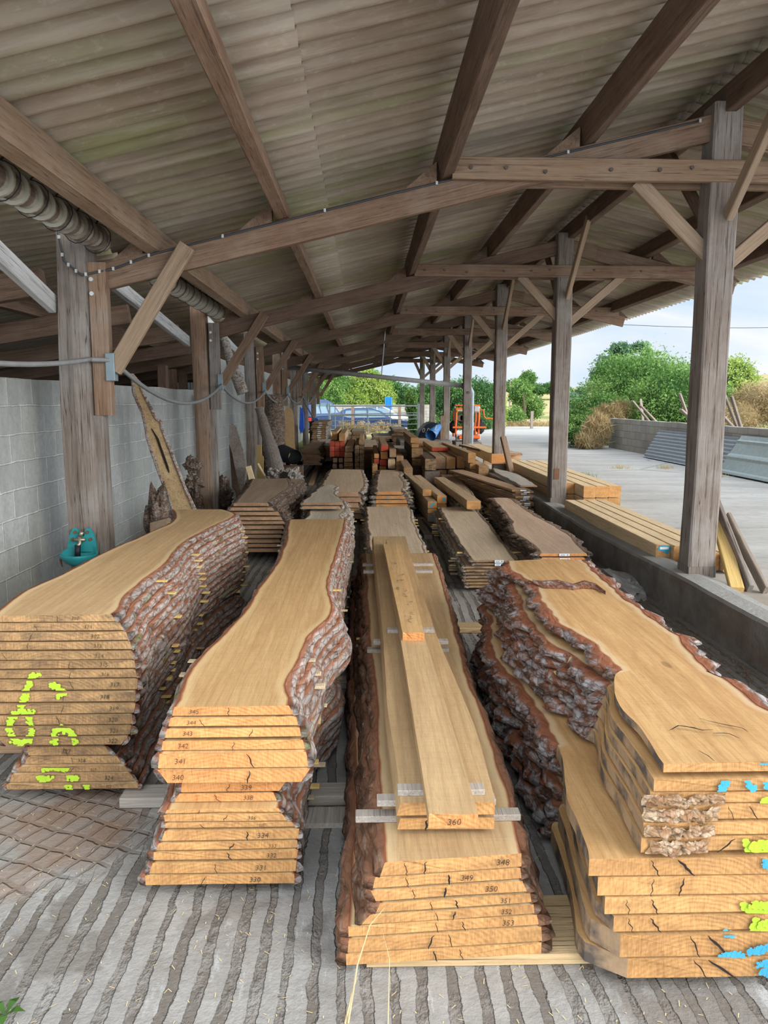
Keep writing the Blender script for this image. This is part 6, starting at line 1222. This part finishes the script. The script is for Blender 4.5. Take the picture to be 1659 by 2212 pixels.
# cars
def car(name, x0, y, L, H, mat, label, flip=1, z=.02, ang=0, kind='wagon'):
    C_ = thing(name, (x0+L/2, y, z), label, 'car')
    body = [(0, .35), (.01, .62), (.03, .80), (.10, .84), (.62, .86), (.80, .80), (.96, .66), (1.0, .5), (.99, .32), (.90, .26), (.08, .26)]
    roof = [(.025, .80), (.10, 1.30), (.16, 1.40), (.30, 1.45), (.48, 1.43), (.60, 1.25), (.74, .84)] if kind != 'suv' else [(.02, .85), (.06, 1.45), (.12, 1.58), (.45, 1.60), (.58, 1.45), (.72, .88)]
    hs = H/1.45; W_ = 1.7
    def place(pts, ya, yb, tp=0):
        mb = MB(); vs = []
        for q_, (yy, t) in enumerate(((ya, 0), (yb, 0))):
            for u, h in pts: inset = tp*max(0, (h-.84)/.6)*(1 if q_ == 0 else -1); vs.append(((u-.5)*L, yy+inset, h*hs))
        n = len(pts); mb.add(vs, [tuple(range(n)), tuple(range(2*n-1, n-1, -1))]+[(i, n+i, n+(i+1) % n, (i+1) % n) for i in range(n)]); return mb
    def fin(mb, nm, m, smooth=False, par=None):
        ca, sa = math.cos(ang), math.sin(ang); mb.v = [Vector((x0+L/2+v.x*ca-v.y*sa, y+v.x*sa+v.y*ca, z+v.z)) for v in mb.v]; return mb.build(nm, m, par or C_, smooth=smooth)
    fin(place(body, -W_/2, W_/2), 'body', mat); fin(place(roof, -W_/2+.04, W_/2-.04, .18), 'cabin', mat)
    top = roof[-2][0]; wins = [[(.13, .90), (.155, 1.28), (.255, 1.36), (.255, .90)], [(.27, .90), (.27, 1.36), (.42, 1.37), (.42, .90)], [(.435, .90), (.435, 1.37), (.50, 1.36), (.585, 1.2), (.66, .92)]]
    if kind == 'suv': wins = [[(u, h+.08) for u, h in w3] for w3 in wins]
    for w3 in wins: fin(place(w3, -W_/2+.03, -W_/2+.3, .18), 'side_window', 'car_glass')
    mb = MB(); s2 = [(roof[0][0]-.004, .90), (roof[1][0]-.006, 1.28), (roof[1][0]+.02, 1.28), (roof[0][0]+.03, .90)]; fin(place(s2, -W_/2+.25, W_/2-.25), 'rear_window', 'car_glass')
    for u in (.18, .82):
        mb = MB(); mb.tube([((u-.5)*L, -W_/2-.01, .31*hs), ((u-.5)*L, -W_/2+.2, .31*hs)], .31, 20); wh_ = fin(mb, 'wheel', 'tyre'); mb = MB(); mb.tube([((u-.5)*L, -W_/2-.02, .31*hs), ((u-.5)*L, -W_/2, .31*hs)], .19, 16); fin(mb, 'hubcap', 'hub', par=wh_)
    mb = MB(); mb.box((-.502*L, -W_/2-.006, .66*hs), (-.455*L, -W_/2+.35, .82*hs)); fin(mb, 'tail_light', 'tail_red')
    return C_
a = aty(722, 900, 43); car('car', a.x, 43, 4.3, 1.38, 'car_blue', 'dark blue estate car parked behind the gate, tail to the left', z=-.08)
a = aty(748, 900, 46.5); car('car', a.x, 46.5, 4.3, 1.46, 'car_white', 'white car parked just behind the dark blue estate', z=-.05)
a = aty(668, 900, 41.5); car('car', a.x-1.6, 40.0, 4.4, 1.62, 'car_blue', 'dark blue tall car at the far left behind the gate', z=-.05, ang=R(62), kind='suv')
a = aty(839, 876, 48); mb = MB()
for k in range(5): x = a.x-.18+k*.09; mb.prism([(x-.045, 48), (x, 47.94), (x+.045, 48), (x, 48.03)], 2, .0, aty(839, 858, 48).z)
tag(mb.build('blue_sheet', 'tarp_light'), 'bright blue folded sheet standing upright behind the white car', 'sheet')
x0, x1 = aty(700, 900, 52).x, aty(935, 900, 52).x; MB().box((x0, 52, 0), (x1, 52.2, aty(800, 874, 52).z)).build('wall_back', 'yard_block', origin=(0, 0, 0))['kind'] = 'structure'
for i, px in enumerate((762, 863)): x = aty(px, 900, 38).x; tag(beam('fence_post', (x, 38, 0), (x, 38, aty(px, 874, 38).z), .14, .14, 'post_brown'), 'wooden fence post behind the gate, %s' % ['in front of the dark blue car', 'right of the cars'][i], 'post', 'posts behind the gate')
# rolled banners
def roll(name, c0, c1, r0, r1, mat, label, sq_=1.0):
    mb = MB(); a, b = Vector(c0), Vector(c1); n = 10
    pts = [a.lerp(b, i/n) for i in range(n+1)]; mb.tube(pts, [r0+(r1-r0)*i/n for i in range(n+1)], 20, cap=False); mb.tube(pts, [(r0+(r1-r0)*i/n)-.012 for i in range(n+1)], 20, cap=False)
    return tag(mb.build(name, mat, smooth=True), label, 'banner')
Yb_ = 22.8
mb = MB(); P_ = [aty(a, b, Yb_) for a, b in [(903, 944), (906, 935), (912, 926), (921, 917), (931, 913), (945, 914), (952, 925), (955, 946)]]
mb.prism([(p.x, p.z) for p in P_], 1, Yb_, Yb_+1.2); N_ = tag(mb.build('folded_banner', 'tarp_navy'), 'dark navy folded banner with white lettering by the far posts', 'banner')
c = aty(918, 930, Yb_-.01); text_mesh('0.0', .19, 'tarp_white', N_, (c.x+.02, Yb_-.012, c.z), name='printed_figures')
a = aty(930, 941, Yb_-.9); b = aty(951, 918, Yb_-.3); N2_ = roll('rolled_banner', a, b, .165, .075, 'tarp_sky', 'blue rolled banner with white letters lying on the navy one')
c = aty(943, 925, Yb_-.9); text_mesh('E', .19, 'tarp_white', N2_, (c.x-.02, Yb_-1.0, c.z+.01), name='printed_letters', rot=(R(90), R(8), 0)); text_mesh('I', .17, 'tarp_white', N2_, (c.x-.03, Yb_-1.02, c.z-.12), name='printed_letters', rot=(R(90), R(98), 0))
tag(MB().box((a.x-.9, Yb_-1.1, 0), (a.x+.6, Yb_+1.2, aty(930, 947, Yb_).z-.02), 0, .03).build('crate', 'post_grey'), 'low grey timber base under the folded banners', 'crate')
# orange portable sawmill
Ym = 24.5; k = Ym/F; S = thing('band_sawmill', (aty(1010, 960, Ym).x, Ym, .24), 'orange portable band sawmill on the yard behind the far posts', 'sawmill')
def mx(px): return aty(px, 900, Ym).x
def mz(py): return aty(1010, py, Ym).z
def bx(n, px0, px1, py0, py1, y0, y1, m, c=.01): return MB().box((mx(px0), Ym+y0, mz(py1)), (mx(px1), Ym+y1, mz(py0)), 0, c).build(n, m, S)
for px in (985.5, 1034.5):
    for yy in (0, .7): MB().tube([(mx(px), Ym+yy, mz(945)), (mx(px-1), Ym+yy, mz(920)), (mx(px), Ym+yy, mz(905)), (mx(px), Ym+yy, mz(892)), (mx(px+(3 if px < 1000 else -3)), Ym+yy, mz(888))], .035, 8).build('frame_leg', 'orange', S)
    MB().tube([(mx(px-(2.5 if px < 1000 else 3)), Ym+.05, mz(925)), (mx(px-(2.5 if px < 1000 else 3)), Ym+.05, mz(874))], .026, 10).build('guide_column', 'machine_grey', S)
bx('top_rail', 983, 1037, 874, 877, -.04, .04, 'orange'); bx('cross_beam', 984, 1036, 881, 889, -.04, .06, 'orange'); bx('scale_plate', 987, 1001, 885.5, 888, -.06, -.045, 'machine_grey', 0)
bx('lower_beam', 977, 1050, 921, 925, -.12, -.02, 'orange'); bx('base_box', 990, 1036, 940, 947.5, -.2, .5, 'orange', .02)
bx('fuel_tank', 1022, 1036, 876, 891, -.06, .4, 'machine_grey', .04); bx('band_cover', 1030, 1048, 906, 938, .05, .25, 'black_plastic', .09); bx('band_cover', 972, 990, 909, 936, .05, .25, 'black_plastic', .09); bx('engine', 992, 1008, 897, 914, .1, .5, 'black_plastic', .05)
for i, (px, r_) in enumerate([(994, .10), (1003, .13)]): MB().tube([(mx(px), Ym+.02, mz(903)), (mx(px), Ym+.1, mz(903))], r_, 14).build('pulley', 'bolt', S)
for px in (988, 1033): bx('wheel_block', px-3, px+5, 938, 952, -.1, .1, 'machine_grey', .02)
MB().tube([(mx(1037), Ym, mz(885)), (mx(1044), Ym, mz(886)), (mx(1046), Ym, mz(900)), (mx(1050), Ym, mz(904)), (mx(1066), Ym, mz(904))], .02, 8).build('handle_bar', 'orange', S)
MB().box((mx(980), Ym-.6, .242), (mx(1036), Ym+.5, mz(953)), 0, .02).build('track_bed', 'post_grey', S)
for i in range(7): tag(beam('tube_piece', (mx(1038), Ym+3+i*.2, .30+i*.13+.0), (mx(1058-i*1.2), Ym+2.4+i*.2, .30+i*.13), .10, .128, 'weathered', amp=.002), 'pale sawn offcut in the pile behind the orange sawmill, %s from the ground' % NTH[i], 'offcut', 'offcuts behind the sawmill')
o = beam('upright_board', (aty(957, 950, 22.4).x, 22.4, .25), (aty(957, 900, 22.4).x, 22.4, aty(957, 898, 22.4).z), .16, .06, 'post_brown', amp=.004); tag(o, 'short brown upright board beside the fifth right-hand post', 'board')
# pole and overhead wire
a, b = aty(1370, 702, 60), aty(1900, 679, 60); P_ = [a.lerp(b, i/14)+Vector((0, 0, -.6*math.sin(math.pi*i/14))) for i in range(15)]; 
aa, bb = aty(1200, 708, 60), aty(2300, 662, 60); tag(MB().tube([aa.lerp(bb, i/30)+Vector((0, 0, -1.2*math.sin(math.pi*i/30)+.5)) for i in range(31)], .022, 5).build('overhead_wire', 'cable'), 'thin overhead wire crossing the sky at the right', 'wire')
for i, (px, yt, Yp) in enumerate([(1101, 823, 120), (1632, 800, 110), (1549, 742, 28)]):
    x = aty(px, 870, Yp).x; tag(MB().tube([(x, Yp, .2), (x, Yp, aty(px, yt, Yp).z)], .12 if Yp > 50 else .05, 8).build('pole', 'post_grey'), ['distant pole on the horizon right of the fruit tree', 'distant pole on the right horizon', 'grey pole just right of the first right-hand post'][i], 'pole')
x = aty(1149, 900, 40).x; tag(beam('fence_post', (x, 40, .1), (x, 40, aty(1149, 888, 40).z), .14, .14, 'weathered_brown'), 'single fence post in the dry grass beyond the yard', 'post')

for o in bpy.data.objects:
    for k_ in ('_w', '_f', '_c'):
        if k_ in o: del o[k_]
